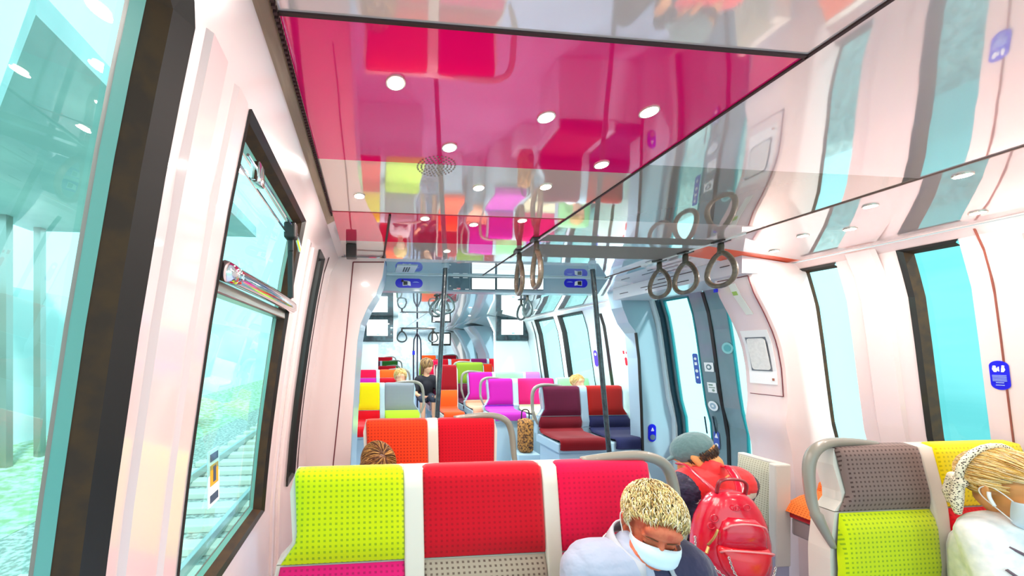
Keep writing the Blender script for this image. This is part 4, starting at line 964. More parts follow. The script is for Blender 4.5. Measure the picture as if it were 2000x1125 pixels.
def hair_tufts(M_, n, length, fn, m, name, parent, r=.0022, spread=1.0, seg_n=4, region=None, base=(.080, .101, .086), ctr=(0, -.014, .036), jitter=.35, lift=.35, cols=None):
    """short locks rooted on the scalp; fn(root) gives the lock's direction in head space"""
    V, Fc, mi = [], [], []; rnd = random.Random(5)
    k = 0; tries = 0
    while k < n and tries < n*30:
        tries += 1
        z = rnd.uniform(-1, 1); a = rnd.uniform(0, 2*PI); q = math.sqrt(1-z*z); u = Vector((q*math.cos(a), q*math.sin(a), z))
        p = Vector((ctr[0]+u.x*base[0], ctr[1]+u.y*base[1], ctr[2]+u.z*base[2]))
        if region and not region(p, u): continue
        k += 1
        nrm = Vector((u.x/base[0], u.y/base[1], u.z/base[2])).normalized()
        d = Vector(fn(p, u)); d = (d-nrm*d.dot(nrm)); d = d.normalized() if d.length > 1e-4 else Vector((0, 1, 0))
        d = (d+Vector((rnd.gauss(0, jitter), rnd.gauss(0, jitter), rnd.gauss(0, jitter)))*.6).normalized()
        L = length*rnd.uniform(.7, 1.25); rr = r*rnd.uniform(.7, 1.3); side_ = nrm.cross(d).normalized()
        pts = []
        for i in range(seg_n+1):
            t = i/seg_n; pt = p+d*L*t+nrm*(lift*L*math.sin(PI*min(t, .8))*.5+.001)
            # keep the lock lying on the head
            v = Vector(((pt.x-ctr[0])/base[0], (pt.y-ctr[1])/base[1], (pt.z-ctr[2])/base[2]))
            if v.length < 1.03 or v.length > 1.14: pt = Vector(ctr)+Vector((v.x*base[0], v.y*base[1], v.z*base[2]))*((1.03 if v.length < 1.03 else 1.14)/v.length)
            pts.append(pt)
        b0 = len(V)
        for i, pt in enumerate(pts):
            w_ = rr*(1-.8*(i/seg_n)**2)
            V += [M_ @ (pt+side_*w_), M_ @ (pt+nrm*w_*.9), M_ @ (pt-side_*w_)]
        c = rnd.randrange(len(m)) if isinstance(m, list) else 0
        for i in range(seg_n):
            for j in range(3):
                a0 = b0+i*3+j; a1 = b0+i*3+(j+1) % 3; Fc.append((a0, a1, a1+3, a0+3)); mi.append(c)
    o = obj(name, (V, Fc), m, parent)
    for p, c in zip(o.data.polygons, mi): p.material_index = c; p.use_smooth = True
    return o
def hairs(nm, cs): return [mat('%s_%d' % (nm, i), c, .45, spec=.5) for i, c in enumerate(cs)]
maskm = mat('pale_blue_mask', 'd4e8f2', .75); maskw = mat('white_elastic', 'f2eee8', .6)
def face_mask(M_, parent):
    V, Fc = [], []; na, nb = 20, 16
    for j in range(nb+1):
        b = j/nb
        zc_ = .012-.122*b
        yc = .101+.034*math.sin(PI*min(1, b*1.1)**.8)-.030*b**3
        for i in range(na+1):
            a = -1+2*i/na; x = .069*math.sin(a*PI/2)*(1-.16*b**2)
            y = .046+(yc-.046)*max(0, math.cos(a*PI/2))**.62
            z = zc_+(abs(a)**2)*(-.020+.040*b)
            if j and j < nb: y += .0022*math.sin(b*PI*6)*(1-abs(a)**3)
            V.append(M_ @ Vector((x, y, z)))
    for j in range(nb):
        for i in range(na): q = j*(na+1)+i; Fc.append((q, q+1, q+na+2, q+na+1))
    o = obj('face_mask', (V, Fc), maskm, parent, smooth=True)
    sm = o.modifiers.new('t', 'SOLIDIFY'); sm.thickness = .0015
    for s in (-1, 1):
        bm = BM()
        P = [(s*.066, .050, -.010), (s*.080, .026, .016), (s*.087, .004, .024), (s*.089, -.012, .004), (s*.085, -.004, -.022), (s*.074, .028, -.054), (s*.061, .052, -.082)]
        tube(bm, [M_ @ Vector(p) for p in smooth_path(P, 4)], .0018, 6); obj('ear_loop', bm, maskw, parent, smooth=True)
    return o
def HM(pos, yaw, pitch, roll=0, s=1.0):   # yaw: facing direction in degrees (0 = +y), pitch > 0 looks down
    return Matrix.Translation(Vector(pos)) @ Euler((0, 0, math.radians(yaw))).to_matrix().to_4x4() @ Euler((math.radians(-pitch), 0, 0)).to_matrix().to_4x4() @ Euler((0, math.radians(roll), 0)).to_matrix().to_4x4() @ Matrix.Diagonal((s, s, s, 1))
def brows(M_, parent, m):
    for s in (-1, 1):
        bm = BM(); tube(bm, [M_ @ Vector(p) for p in smooth_path([(s*.012, .090, .026), (s*.030, .090, .031), (s*.050, .074, .025)], 3)], .0034, 6, flat=.6); obj('eyebrow', bm, m, parent, smooth=True)
def lids(M_, parent, m):
    for s in (-1, 1):
        bm = BM(); tube(bm, [M_ @ Vector(p) for p in smooth_path([(s*.016, .084, .001), (s*.030, .0895, -.002), (s*.044, .080, .002)], 3)], .0014, 5); obj('eyelash_line', bm, m, parent)
# ---------------------------------------------------------------- the man in the polo shirt
t = thing('person', 'seated man with short blond-grey hair and face mask, head bowed, grey and navy polo', 'person', (.80, 1.05, 0))
o0 = Vector((.80, 1.05, 0))
hp_ = at(1272, 1022, 1.0)-o0
Mh = HM(hp_, 155, 27, -9, .90)
sh_c = Vector((.0, -.045, .915))
LS, RS = sh_c+Vector((-.175, .00, .0)), sh_c+Vector((.165, .0, -.005))      # at the viewer's left and right
LE, RE = Vector((-.235, -.13, .66)), Vector((.215, -.13, .66)); LW, RW = Vector((-.085, -.33, .60)), Vector((.055, -.33, .60))
arms = [('c', LS, LE, .046, .038), ('c', LE, LW, .037, .026), ('c', RS, RE, .046, .038), ('c', RE, RW, .037, .026)]
legs = []
for s in (-1, 1):
    hpnt = Vector((s*.09, -.05, .56)); kn = Vector((s*.14, -.43, .56)); an = Vector((s*.13, -.40, .09)); toe = Vector((s*.14, -.56, .05))
    legs.append((hpnt, kn, an, toe))
torso = [('c', (0, -.03, .58), (0, -.03, .82), .125, .135), ('e', (0, -.05, .80), (.165, .105, .12)), ('c', LS+Vector((.04, 0, 0)), RS-Vector((.04, 0, 0)), .072, .072), ('c', sh_c, sh_c+Vector((0, -.02, .05)), .075, .06)]
hands = hand_prims(LW, (.3, -1, .25), (0.2, .2, 1), 1)+hand_prims(RW, (-.3, -1, .25), (-.2, .2, 1), -1)
neck = [('c', Mh @ Vector((0, -.03, -.05)), sh_c+Vector((0, -.005, .03)), .055, .062)]
blob('body', torso+neck+xf(Mh, head_prims())+arms+hands+[('c', l[0], l[1], .075, .055) for l in legs]+[('c', l[1], l[2], .052, .036) for l in legs], .0048, skin_r, t, 2)
polo = mat('pale_grey_polo', '9ca5ba', .8, sheen=.2, bump=(30, .25)); navy = mat('navy_polo', '232347', .8, sheen=.2, bump=(30, .25)); collar_w = mat('white_trim', 'f1ebe2', .7); collar_g = mat('grey_collar', 'aeb0b8', .75)
def inf(P, d): return [('c', p[1], p[2], p[3]+d, p[4]+d) if p[0] == 'c' else ('e', p[1], tuple(a+d for a in p[2]))+tuple(p[3:]) for p in P]
def mixp(a, b, k): return Vector(a)*(1-k)+Vector(b)*k
sl = [('c', LS, mixp(LS, LE, .8), .062, .060), ('c', RS, mixp(RS, RE, .8), .062, .060)]
blob('polo_shirt', inf(torso[:3], .014)+sl+[('c', sh_c-Vector((0, 0, .02)), sh_c+Vector((0, .0, .03)), .088, .078)], .0055, [polo, navy], t, 3,
     matfn=lambda c: 1 if c.x > -.015+(.93-c.z)*-.10+(.25 if c.y > .03 else 0) else 0)
# folded collar with its white stripe
def collar(R0, zc_, ctr, tilt, m1, m2, open_=.45, s=1.0, nm='collar'):
    V1, F1, V2, F2 = [], [], [], []; n = 26
    for i in range(n+1):
        a = -PI/2+open_+(2*PI-2*open_)*i/n
        c, s_ = math.cos(a), math.sin(a); back = (s_+1)/2
        rings = [(R0*.90, .036), (R0*.97, .040), (R0*1.10, .022), (R0*1.28, -.004), (R0*1.40, -.016)]
        for (r, z) in rings[:4]: V1.append(ctr+Vector((c*r, s_*r*.95, z+tilt*(back-.5)*.08-(1-back)**2*.03)))
        for (r, z) in rings[3:]: V2.append(ctr+Vector((c*r, s_*r*.95, z+.0015+tilt*(back-.5)*.08-(1-back)**2*.03)))
    for i in range(n):
        for j in range(3): q = i*4+j; F1.append((q, q+1, q+5, q+4))
        F2.append((i*2, i*2+1, i*2+3, i*2+2))
    o = obj(nm, (V1, F1), m1, t, smooth=True); md = o.modifiers.new('t', 'SOLIDIFY'); md.thickness = .003
    o2 = obj(nm+'_stripe', (V2, F2), m2, t, smooth=True); md = o2.modifiers.new('t', 'SOLIDIFY'); md.thickness = .004
collar(.074, 0, sh_c+Vector((-.005, -.012, .060)), .5, collar_g, collar_w)
bm = BM(); tube(bm, smooth_path([(-.035, -.158, .93), (-.01, -.175, .915), (.015, -.182, .88), (.02, -.186, .84)], 5), .005, 8); obj('placket', bm, collar_w, t, smooth=True)
trs = mat('dark_trousers', '2c3040', .8)
blob('trousers', [('c', l[0], l[1], .088, .070) for l in legs]+[('c', l[1], l[2]+Vector((0, 0, .04)), .066, .055) for l in legs]+[('e', (0, -.03, .57), (.16, .13, .09))], .010, trs, t, 3)
for l in legs: bm = BM(); box(bm, l[2]+Vector((-.045, -.19, -.09)), l[2]+Vector((.045, .07, .0)), .025); obj('shoe', bm, mat('dark_shoe', '2a2420', .5), t, smooth=True)
hc_m = hairs('blond_grey', ['ecdc9c', 'd8c27c', 'c2a460', 'f4ead0', '9a7c48', 'e2d2a4'])
cap_m = mat('hair_base_blond', 'a88c50', .6)
def hr(p, u): return (p.z > .012 and p.y < .030) or (p.y < .0 and p.z > -.045 and abs(p.x) < .1 and not (p.y > -.035 and p.z < .0)) or (p.z > .075 and p.y < .062)
blob('hair_base', xf(Mh, [('e', (0, -.020, .046), (.078, .094, .076)), ('e', (0, -.045, .006), (.070, .068, .055))]), .005, cap_m, t, 2)
hair_tufts(Mh, 4200, .024, lambda p, u: (p.x*.6+.015, 1.0, -.25) if p.z > .05 else (0, .30, -1), hc_m, 'hair', t, r=.0015, region=hr, jitter=.5, lift=.9, base=(.081, .102, .086))
brows(Mh, t, mat('brow_brown', '6e4024', .7)); lids(Mh, t, mat('lash_dark', '4a2018', .6))
face_mask(Mh, t)
# telephone in his hands
bm = BM(); c = Vector((.80-.015, 1.05-.45, .72)); box(bm, (-.038, -.006, -.075), (.038, .004, .075), .004); ph = obj('phone', bm, black, loc=tuple(c)); ph.rotation_euler = (math.radians(-55), 0, 0)
tag(ph, 'dark phone held low by the man in the polo shirt', 'phone')
# ---------------------------------------------------------------- the person with the red backpack
PXY = Vector((1.86, 1.86, 0))
t = thing('person', 'seated person bent forward with back to the camera, red and navy jacket, grey-green cap', 'person', tuple(PXY)); o0 = PXY
hp_ = at(1362, 894, 1.80)-o0
Mh = HM(hp_, 38, 40, 0, 1.0)
shc = at(1392, 934, 1.74)-o0
LS, RS = shc+Vector((-.165, 0, -.035)), shc+Vector((.175, .0, -.035))
LE, RE = LS+Vector((-.045, .10, -.25)), RS+Vector((.04, .12, -.24)); LW, RW = LE+Vector((.10, .19, -.06)), RE+Vector((-.10, .19, -.06))
hip = Vector((0.0, -.02, .52)); legs = []
for s in (-1, 1): legs.append((hip+Vector((s*.09, 0, 0)), Vector((s*.14, .40, .52)), Vector((s*.13, .38, .09))))
torso = [('c', hip+Vector((0, 0, .05)), mixp(hip, shc, .6), .14, .14), ('e', mixp(hip, shc, .78), (.175, .115, .14)), ('c', LS+Vector((.05, 0, 0)), RS-Vector((.05, 0, 0)), .078, .078), ('c', shc, shc+Vector((-.02, .02, .05)), .08, .06)]
neck = [('c', Mh @ Vector((0, -.03, -.05)), shc+Vector((-.01, .01, .02)), .055, .06)]
arms = [('c', LS, LE, .047, .038), ('c', LE, LW, .037, .026), ('c', RS, RE, .047, .038), ('c', RE, RW, .037, .026)]
hands = hand_prims(LW, (.3, 1, -.1), (.2, 0, 1), -1)+hand_prims(RW, (-.3, 1, -.1), (-.2, 0, 1), 1)
blob('body', torso+neck+xf(Mh, head_prims())+arms+hands+[('c', l[0], l[1], .075, .055) for l in legs]+[('c', l[1], l[2], .052, .036) for l in legs], .006, skin_t, t, 2)
redj = mat('red_jacket', 'ec1c20', .6, bump=(14, .4), sheen=.2); navj = mat('navy_jacket', '211d38', .65, bump=(22, .7), coat=.2, noise=(35, '3a3450', (1, 1, 3))); crj = mat('cream_stripe', 'efe0c8', .7)
zst = shc.z-.060
def jm(c):
    if abs(c.x-shc.x) > .150+max(0, (c.z-(shc.z-.05)))*.3: return 1
    tz = c.z+(c.x-shc.x)*-.08
    return 0 if tz > zst+.0 else (2 if tz > zst-.035 else 1)
blob('jacket', inf(torso[:3], .018)+[('c', LS, mixp(LS, LE, .62), .066, .064), ('c', RS, mixp(RS, RE, .62), .066, .064), ('c', shc-Vector((0, 0, .02)), shc+Vector((-.01, .01, .035)), .09, .075)], .006, [redj, navj, crj], t, 3, matfn=jm)
bm = BM()
ring = [shc+Vector((-.012+.068*math.cos(2*PI*k/24), .012+.068*math.sin(2*PI*k/24), .050+.012*math.sin(2*PI*k/24))) for k in range(24)]
tube(bm, ring, .010, 8, closed=True); obj('collar', bm, mat('crimson_collar', 'c81420', .6), t, smooth=True)
for (S_, E_) in ((LS, LE), (RS, RE)):
    a = mixp(S_, E_, .60); b = mixp(S_, E_, .66); bm = BM(); tube(bm, [a, b], .067, 20); obj('sleeve_band', bm, mat('grey_band', '8f8aa0', .7), t, smooth='auto')
blob('trousers', [('c', l[0], l[1], .09, .072) for l in legs]+[('c', l[1], l[2]+Vector((0, 0, .04)), .066, .055) for l in legs]+[('e', hip, (.17, .14, .10))], .010, mat('black_trousers', '15131c', .8), t, 3)
for l in legs: bm = BM(); box(bm, l[2]+Vector((-.045, -.07, -.09)), l[2]+Vector((.045, .19, .0)), .025); obj('shoe', bm, mat('dark_shoe', '2a2420', .5), t, smooth=True)
capm = mat('grey_green_cap', '5f7f80', .8, sheen=.3, bump=(40, .3))
blob('cap', xf(Mh, [('e', (0, -.010, .054), (.090, .108, .080)), ('e', (0, .085, .055), (.060, .055, .012))]), .005, capm, t, 2)
hair_tufts(Mh, 900, .02, lambda p, u: (0, .1, -1), hairs('dark_short', ['4a3c34', '5c4c40', '382c28']), 'hair', t, r=.0016, region=lambda p, u: -.03 < p.z < .02 and p.y < .03, base=(.078, .098, .084))
# the backpack
bc = at(1424, 1040, 1.53)
t = thing('backpack', 'glossy red leather backpack with chains and front pocket, worn by the bent person', 'backpack', (bc.x, bc.y, bc.z), None, math.radians(-14))
leather = mat('red_leather', 'd60a30', .22, coat=.7, bump=(7, .5), coat_rough=.12)
leather2 = mat('bright_red_leather', 'e60c22', .25, coat=.6, bump=(9, .3), coat_rough=.15)
def sack(name, prof, m, parent, yc=0, flat=.6, n=28, p=2.6, yshift=None):
    bm = BM(); rings = []
    for (z, w_, d) in prof:
        R_ = []
        for k in range(n):
            a = 2*PI*k/n; c, s_ = math.cos(a), math.sin(a)
            R_.append(bm.verts.new((w_*math.copysign(abs(c)**(2/p), c), yc+d*math.copysign(abs(s_)**(2/p), s_), z)))
        rings.append(R_)
    for A, B in zip(rings, rings[1:]):
        for k in range(n): bm.faces.new((A[k], A[(k+1) % n], B[(k+1) % n], B[k]))
    bm.faces.new(rings[0][::-1]); bm.faces.new(rings[-1])
    return obj(name, bm, m, parent, smooth=True)
sack('bag_body', [(-.215, .10, .05), (-.212, .13, .07), (-.19, .150, .082), (-.12, .155, .088), (-.02, .150, .088), (.06, .135, .082), (.12, .112, .070), (.165, .085, .055), (.190, .055, .040), (.198, .03, .02)], leather, t)
sack('front_panel', [(-.03, .088, .02), (-.02, .098, .035), (.04, .090, .040), (.08, .074, .035), (.10, .05, .02)], leather, t, yc=-.072)
pk = sack('front_pocket', [(-.175, .03, .02), (-.165, .05, .035), (-.12, .085, .042), (-.07, .100, .042), (-.035, .103, .035), (-.022, .095, .02)], leather2, t, yc=-.085)
gold = mat('gold_zip', 'd8a868', .3, .9); silver = mat('silver_chain', 'dccfc8', .18, 1)
bm = BM(); tube(bm, smooth_path([(-.100, -.100, -.045), (-.085, -.122, -.026), (0, -.130, -.020), (.085, -.122, -.026), (.100, -.100, -.045)], 5), .0045, 8); obj('pocket_zip', bm, mat('rose_piping', 'f08a8a', .3, coat=.5), pk, smooth=True)
bm = BM(); tube(bm, smooth_path([(-.085, -.095, .055), (-.06, -.112, .082), (0, -.116, .092), (.06, -.112, .082), (.085, -.095, .055)], 5), .004, 8); obj('panel_zip', bm, mat('rose_piping', 'f08a8a', .3, coat=.5), t, smooth=True)
bm = BM(); tube(bm, smooth_path([(-.135, -.075, -.03), (-.118, -.088, .01), (-.102, -.088, .05)], 4), .005, 8); obj('side_zip', bm, gold, t, smooth=True)
bm = BM(); tube(bm, [(-.135, -.080, -.035), (-.15, -.09, -.06)], .006, 8); obj('zip_pull', bm, gold, t)
bm = BM(); tube(bm, smooth_path([(-.058, -.01, .185), (-.056, -.02, .235), (-.03, -.02, .253), (.03, -.02, .253), (.056, -.02, .235), (.058, -.01, .185)], 5), .0095, 8, flat=.7); obj('carry_handle', bm, mat('dark_red_leather', '8c0c1c', .3, coat=.5), t, smooth=True)
for s in (-1, 1):
    bm = BM(); P = smooth_path([(s*.045, .0, .175), (s*.065, .03, .205), (s*.085, .085, .235), (s*.095, .15, .262), (s*.10, .21, .25)], 5)
    tube(bm, P, .017, 8, flat=.35); obj('shoulder_strap', bm, leather, t, smooth=True)
def chain(P, name, r=.0022, L=.0085):
    P = smooth_path(P, 12); bm = BM(); acc = 0; k = 0
    tot = sum((b-a).length for a, b in zip(P, P[1:])); n = int(tot/(L*1.15)); 
    for i in range(n):
        tgt = tot*i/n; s_ = 0
        for a, b in zip(P, P[1:]):
            l = (b-a).length
            if s_+l >= tgt: pt = a+(b-a)*((tgt-s_)/l); d = (b-a).normalized(); break
            s_ += l
        up = Vector((0, -1, 0)) if i % 2 else d.cross(Vector((0, 1, 0))).normalized()
        sd = d.cross(up).normalized() if i % 2 else up
        if i % 2 == 0: sd = d.cross(Vector((0, 1, 0))).normalized()
        else: sd = Vector((0, -1, 0))
        tube(bm, [pt+d*math.cos(2*PI*q/8)*L*.75+sd*math.sin(2*PI*q/8)*L*.45 for q in range(8)], r, 5, closed=True)
    o = obj(name, bm, silver, t, smooth=True); o['kind'] = 'stuff'; return o
chain([(-.085, -.128, -.055), (-.065, -.138, -.12), (-.01, -.142, -.168), (.06, -.138, -.155), (.095, -.125, -.075)], 'pocket_chain')
chain([(-.15, -.07, -.07), (-.11, -.105, -.13), (-.03, -.14, -.18), (.05, -.14, -.178), (.10, -.115, -.10)], 'lower_chain')
chain([(-.16, -.03, -.02), (-.165, -.045, -.08), (-.16, -.05, -.14), (-.15, -.06, -.17)], 'side_chain')
for (x, z, r) in ((-.02, .145, .012), (.02, .150, .013), (-.105, .09, .016), (-.115, .055, .015)):
    bm = BM(); tube(bm, [(x+r*math.cos(2*PI*q/12), -.05-.03*(1-abs(x)/.12)-(.015 if z < .1 else 0), z+r*math.sin(2*PI*q/12)) for q in range(12)], .003, 6, closed=True); obj('embossed_ring', bm, leather, t, smooth=True)
# ---------------------------------------------------------------- the woman at the right edge
t = thing('person', 'blond woman with leopard scarf, face mask and pale denim jacket at the right edge', 'person', (2.33, 1.12, 0)); o0 = Vector((2.33, 1.12, 0))
hp_ = at(1978, 955, 1.05)-o0
Mh = HM(hp_, 172, 12, 8, 1.0)
shc = Vector((-.0, -.055, .915))
LS, RS = shc+Vector((-.155, 0.01, -.01)), shc+Vector((.155, .0, -.01))
LE, RE = Vector((-.215, -.14, .66)), Vector((.20, -.14, .66)); LW, RW = Vector((-.07, -.33, .60)), Vector((.06, -.33, .60))
legs = [(Vector((s*.09, -.05, .56)), Vector((s*.12, -.45, .56)), Vector((s*.11, -.42, .09))) for s in (-1, 1)]
torso = [('c', (0, -.03, .58), (0, -.03, .80), .115, .12), ('e', (0, -.05, .80), (.145, .10, .12)), ('c', LS+Vector((.04, 0, 0)), RS-Vector((.04, 0, 0)), .062, .062), ('c', shc, shc+Vector((0, -.01, .05)), .07, .05)]
neck = [('c', Mh @ Vector((0, -.03, -.05)), shc+Vector((0, -.005, .03)), .048, .052)]
hands = hand_prims(LW, (.3, -1, .2), (.2, .2, 1), 1, .9)+hand_prims(RW, (-.3, -1, .2), (-.2, .2, 1), -1, .9)
blob('body', torso+neck+xf(Mh, head_prims(fem=True))+[('c', LS, LE, .04, .034), ('c', LE, LW, .033, .023), ('c', RS, RE, .04, .034), ('c', RE, RW, .033, .023)]+hands+[('c', l[0], l[1], .075, .055) for l in legs]+[('c', l[1], l[2], .052, .034) for l in legs], .005, skin_t, t, 2)
denim = mat('pale_denim', 'f2f4f2', .8, noise=(30, 'e0e7e8'), bump=(14, .6), sheen=.2)
blob('denim_jacket', inf(torso[:3], .024)+[('c', LS, LE, .070, .062), ('c', LE, mixp(LE, LW, .85), .058, .048), ('c', RS, RE, .070, .062), ('c', RE, mixp(RE, RW, .85), .058, .048), ('c', LS, LS+Vector((.0, .0, .03)), .05, .03), ('c', (-.15, -.12, .86), (-.20, -.10, .74), .035, .03), ('c', (-.09, -.15, .84), (-.12, -.15, .72), .03, .03)], .006, denim, t, 2)
blob('striped_top', [('e', (0.0, -.09, .82), (.11, .085, .12))], .008, mat('violet_grey_top', '7d7b98', .7), t, 2)
collar(.078, 0, shc+Vector((0, -.010, .075)), .7, mat('grey_denim', 'a3aead', .8), denim, .55, nm='jacket_collar')
for (a, b, c_) in (((-.195, -.105, .905), (-.15, -.165, .86), (-.11, -.175, .80)), ((-.235, -.12, .84), (-.20, -.175, .78), (-.15, -.19, .70)), ((-.10, -.165, .86), (-.085, -.185, .80), (-.06, -.185, .74))):
    bm = BM(); tube(bm, smooth_path([a, b, c_], 5), .0045, 6); obj('jacket_seam', bm, mat('seam_plum', '6a5a66', .7), t, smooth=True)
bm = BM(); box(bm, (-.105, -.150, .86), (-.09, -.138, .872), .003); obj('jacket_button', bm, gold, t)
blob('trousers', [('c', l[0], l[1], .088, .068) for l in legs]+[('c', l[1], l[2]+Vector((0, 0, .04)), .06, .045) for l in legs]+[('e', (0, -.03, .57), (.16, .13, .09))], .011, mat('blue_jeans', '5f7396', .8), t, 3)
for l in legs: bm = BM(); box(bm, l[2]+Vector((-.04, -.18, -.09)), l[2]+Vector((.04, .06, .0)), .025); obj('shoe', bm, collar_w, t, smooth=True)
bl = hairs('bright_blond', ['f2cc74', 'e0b050', 'f8e2a4', 'c48c38', 'ffe9b8'])
blob('hair_base', xf(Mh, [('e', (0, -.022, .046), (.079, .094, .077)), ('e', (0, -.05, .0), (.068, .062, .055)), ('e', (0, -.105, -.005), (.034, .028, .045))]), .005, mat('hair_base_gold', 'b8863c', .55), t, 2)
hair_tufts(Mh, 2600, .065, lambda p, u: (-p.x*.5, -1, -.15 if p.z > .03 else .15), bl, 'hair', t, r=.0016, jitter=.10, lift=.15, base=(.080, .101, .086),
           region=lambda p, u: (p.z > .012 and p.y < .040) or (p.z > .060 and p.y < .082) or (p.y < -.02 and p.z > -.05))
# leopard scarf tied round the back of the head and hanging behind the ear
leo = mat('leopard_scarf', 'f0e2c0', .75)
tt = leo.node_tree; bb = tt.nodes['Principled BSDF']; vo = tt.nodes.new('ShaderNodeTexVoronoi'); vo.inputs['Scale'].default_value = 170
rp = tt.nodes.new('ShaderNodeValToRGB'); rp.color_ramp.elements[0].color = lin('2c1410'); rp.color_ramp.elements[1].color = lin('f4e8cc'); rp.color_ramp.elements[0].position = .30; rp.color_ramp.elements[1].position = .42
tt.links.new(tt.nodes['Texture Coordinate'].outputs['Object'], vo.inputs['Vector']); tt.links.new(vo.outputs['Distance'], rp.inputs[0]); tt.links.new(rp.outputs[0], bb.inputs['Base Color'])
sc_P = []
for k in range(13):
    a = math.radians(-20+220*k/12); sc_P.append(('c',)+tuple())
sc_P = [('c', a, b, .011, .011) for a, b in zip([Vector((.090*math.cos(math.radians(q)), -.062, .040+.092*math.sin(math.radians(q)))) for q in range(-10, 191, 20)], [Vector((.090*math.cos(math.radians(q+20)), -.062, .040+.092*math.sin(math.radians(q+20)))) for q in range(-10, 191, 20)])]
sc_P += [('e', (.086, -.060, .0), (.016, .020, .020)), ('c', (.086, -.062, .0), (.090, -.058, -.075), .013, .017), ('c', (.090, -.058, -.075), (.086, -.052, -.120), .017, .010), ('c', (.076, -.085, .01), (.070, -.092, -.06), .015, .018), ('c', (.070, -.092, -.06), (.068, -.088, -.100), .018, .009),
         ('c', (-.082, -.09, .0), (-.080, -.085, -.075), .016, .018)]
blob('headscarf', xf(Mh, sc_P), .0045, leo, t, 1)
brows(Mh, t, mat('brow_light_brown', '9a6a38', .7)); lids(Mh, t, mat('lash_dark', '4a2018', .6))
face_mask(Mh, t)
for s in (1,):
    bm = BM(); tube(bm, [Mh @ Vector(p) for p in smooth_path([(s*.086, .008, .004), (s*.090, .014, -.012), (s*.084, .024, -.040)], 4)], .0045, 8); obj('earphone', bm, whitem, t, smooth=True)
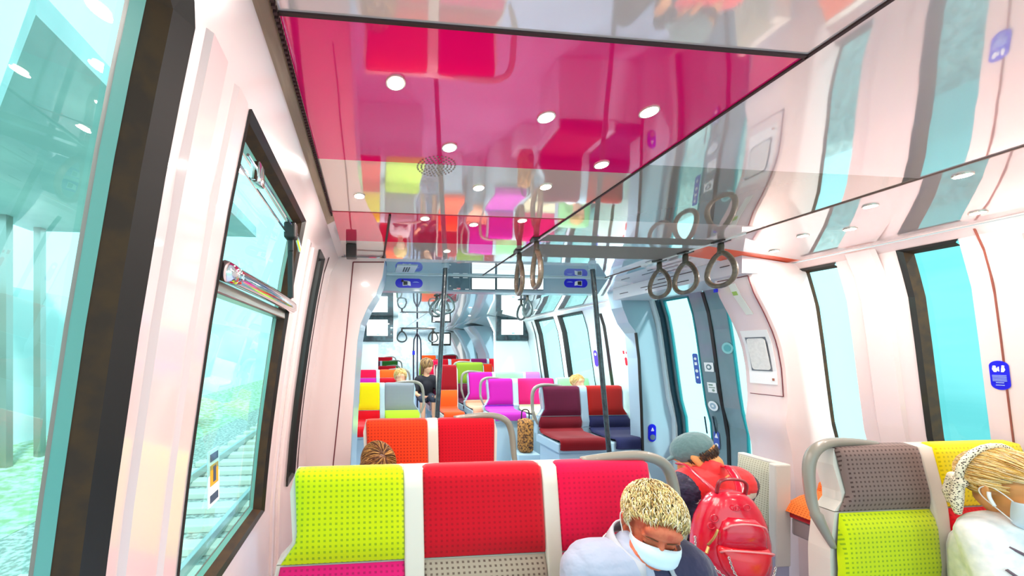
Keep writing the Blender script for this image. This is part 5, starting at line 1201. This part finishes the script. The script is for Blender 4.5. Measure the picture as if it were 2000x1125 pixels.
# ---------------------------------------------------------------- small figures
def small_person(label, X, Y, zs, hpos, yaw, pitch, hs, hairc, skin, top, hairlen=.05, hairfn=None, tufts=1500, r=.002, scale=.8, voxel=.010, fz=0, region=None):
    t = thing('person', label, 'person', (X, Y, fz)); o0 = Vector((X, Y, fz))
    hp = Vector(hpos)-o0; M_ = HM(hp, yaw, pitch, 0, hs); shc = Vector((hp.x, min(hp.y+.03, -.02), hp.z-.185*hs-.03)); k = scale
    LS, RS = shc+Vector((-.15*k, 0, -.01)), shc+Vector((.15*k, 0, -.01)); zs_ = zs-fz
    LE, RE = LS+Vector((-.04*k, -.08*k, -.22*k)), RS+Vector((.04*k, -.08*k, -.22*k)); LW, RW = LE+Vector((.08*k, -.18*k, -.03)), RE+Vector((-.08*k, -.18*k, -.03))
    hip = Vector((0, -.10, zs_+.09*k))
    kz = zs_+.08*k; ky = -.10-.40*k
    torso = [('c', hip, mixp(hip, shc, .7), .11*k, .115*k), ('c', LS+Vector((.03*k, 0, 0)), RS-Vector((.03*k, 0, 0)), .06*k, .06*k)]
    legs_ = [('c', hip+Vector((s*.07*k, 0, 0)), (s*.09*k, ky, kz), .065*k, .05*k) for s in (-1, 1)]+[('c', (s*.09*k, ky, kz), (s*.09*k, ky-.02, max(.05, kz-.42*k)), .048*k, .034*k) for s in (-1, 1)]
    blob('body', torso+legs_+[('c', M_ @ Vector((0, -.03, -.05)), shc, .05*k, .055*k)]+xf(M_, head_prims())+[('c', LS, LE, .04*k, .033*k), ('c', LE, LW, .03*k, .024*k), ('c', RS, RE, .04*k, .033*k), ('c', RE, RW, .03*k, .024*k)]+hand_prims(LW, (.2, -1, 0), (0, 0, 1), 1, k)+hand_prims(RW, (-.2, -1, 0), (0, 0, 1), -1, k), voxel, skin, t, 1)
    blob('top', inf(torso, .016)+[('c', LS, mixp(LS, LE, .7), .055*k, .05*k), ('c', RS, mixp(RS, RE, .7), .055*k, .05*k)], voxel*1.1, top, t, 2)
    blob('trousers', inf(legs_[:2], .014)+inf([('e', hip, (.12*k, .11*k, .08*k))], .01), voxel*1.2, trs, t, 2)
    blob('hair_base', xf(M_, [('e', (0, -.022, .046), (.080, .096, .079)), ('e', (0, -.045, .0), (.073, .068, .060))]+([('c', (-.062, -.03, 0), (-.070, -.02, -.12), .032, .022), ('c', (.062, -.03, 0), (.070, -.02, -.12), .032, .022), ('c', (0, -.08, 0), (0, -.08, -.12), .05, .035)] if hairlen > .08 else [])), .006, hairc[0], t, 2)
    hair_tufts(M_, tufts, hairlen, hairfn or (lambda p, u: (p.x*2.5, .15-.6*u.y, -.5)), hairc, 'hair', t, r=r, jitter=.12, lift=.15, region=region or (lambda p, u: (p.z > .02 and p.y < .05) or (p.z > .06 and p.y < .08) or (p.y < -.0 and p.z > -.06)), base=(.083, .104, .089))
    return t
br = hairs('warm_brown', ['6a3c1c', '8a5428', 'b8803c', '4c2812', 'd8a458'])
c = at(738, 918, 1.86)
small_person('child with parted brown hair sitting low before the orange seat of the second row', c.x, 2.02, .48, (c.x, 1.88, c.z+.005), 200, 38, .96, br, skin_p, mat('violet_top', '7a5a9a', .8), .09, lambda p, u: (p.x*6, -.2, -.9), 3200, .0017, .75,
             region=lambda p, u: (p.z > .005 and p.y < .06) or (p.z > .06) or (p.y < .0))
gb = hairs('child_blond', ['e8c070', 'f4dca0', 'c89a48'])
c = at(782, 738, 5.68)
small_person('small blond child seated before the far orange seat', c.x, 5.92, .70, tuple(c), 180, 10, 1.15, gb, skin_p, mat('white_top', 'f0e8e4', .8), .04, None, 700, .004, .8, .014)
c = at(1128, 748, 4.02)
small_person('blond passenger behind the dark red seat, before the pale green seat', c.x, 4.18, .72, tuple(c), 190, 5, .80, gb, skin_p, mat('white_top', 'f0e8e4', .8), .04, None, 700, .003, .7, .012)
lb = hairs('long_brown', ['5a3a22', '8c6438', 'c09860'])
c = at(834, 715, 5.75)
small_person('passenger with long light brown hair in dark clothes beside the forked pole', c.x-.02, 5.98, .74, tuple(c), 215, 10, 1.0, lb, skin_p, mat('black_top', '1c1a24', .8), .13, lambda p, u: (p.x*2, 0, -1), 1200, .004, 1.0, .014)
# leopard bag leaning between the seats
c = at(1026, 862, 4.35)
t = thing('handbag', 'leopard-print bag standing beside the beige seat beyond the red second row', 'bag', (c.x, 4.35, .0))
bm = BM(); box(bm, (-.09, -.08, .30), (.09, .08, .72), .05); obj('bag_body', bm, mat('leopard_bag', 'c8863c', .7, noise=(45, '3a1a10')), t, smooth=True)
bm = BM(); box(bm, (-.14, -.12, 0), (.14, .12, .30), .01); obj('foot_box', bm, lblue, t)
bm = BM(); tube(bm, smooth_path([(-.05, 0, .70), (-.04, 0, .82), (.04, 0, .82), (.05, 0, .70)], 4), .008, 6); obj('bag_handle', bm, black, t, smooth=True)
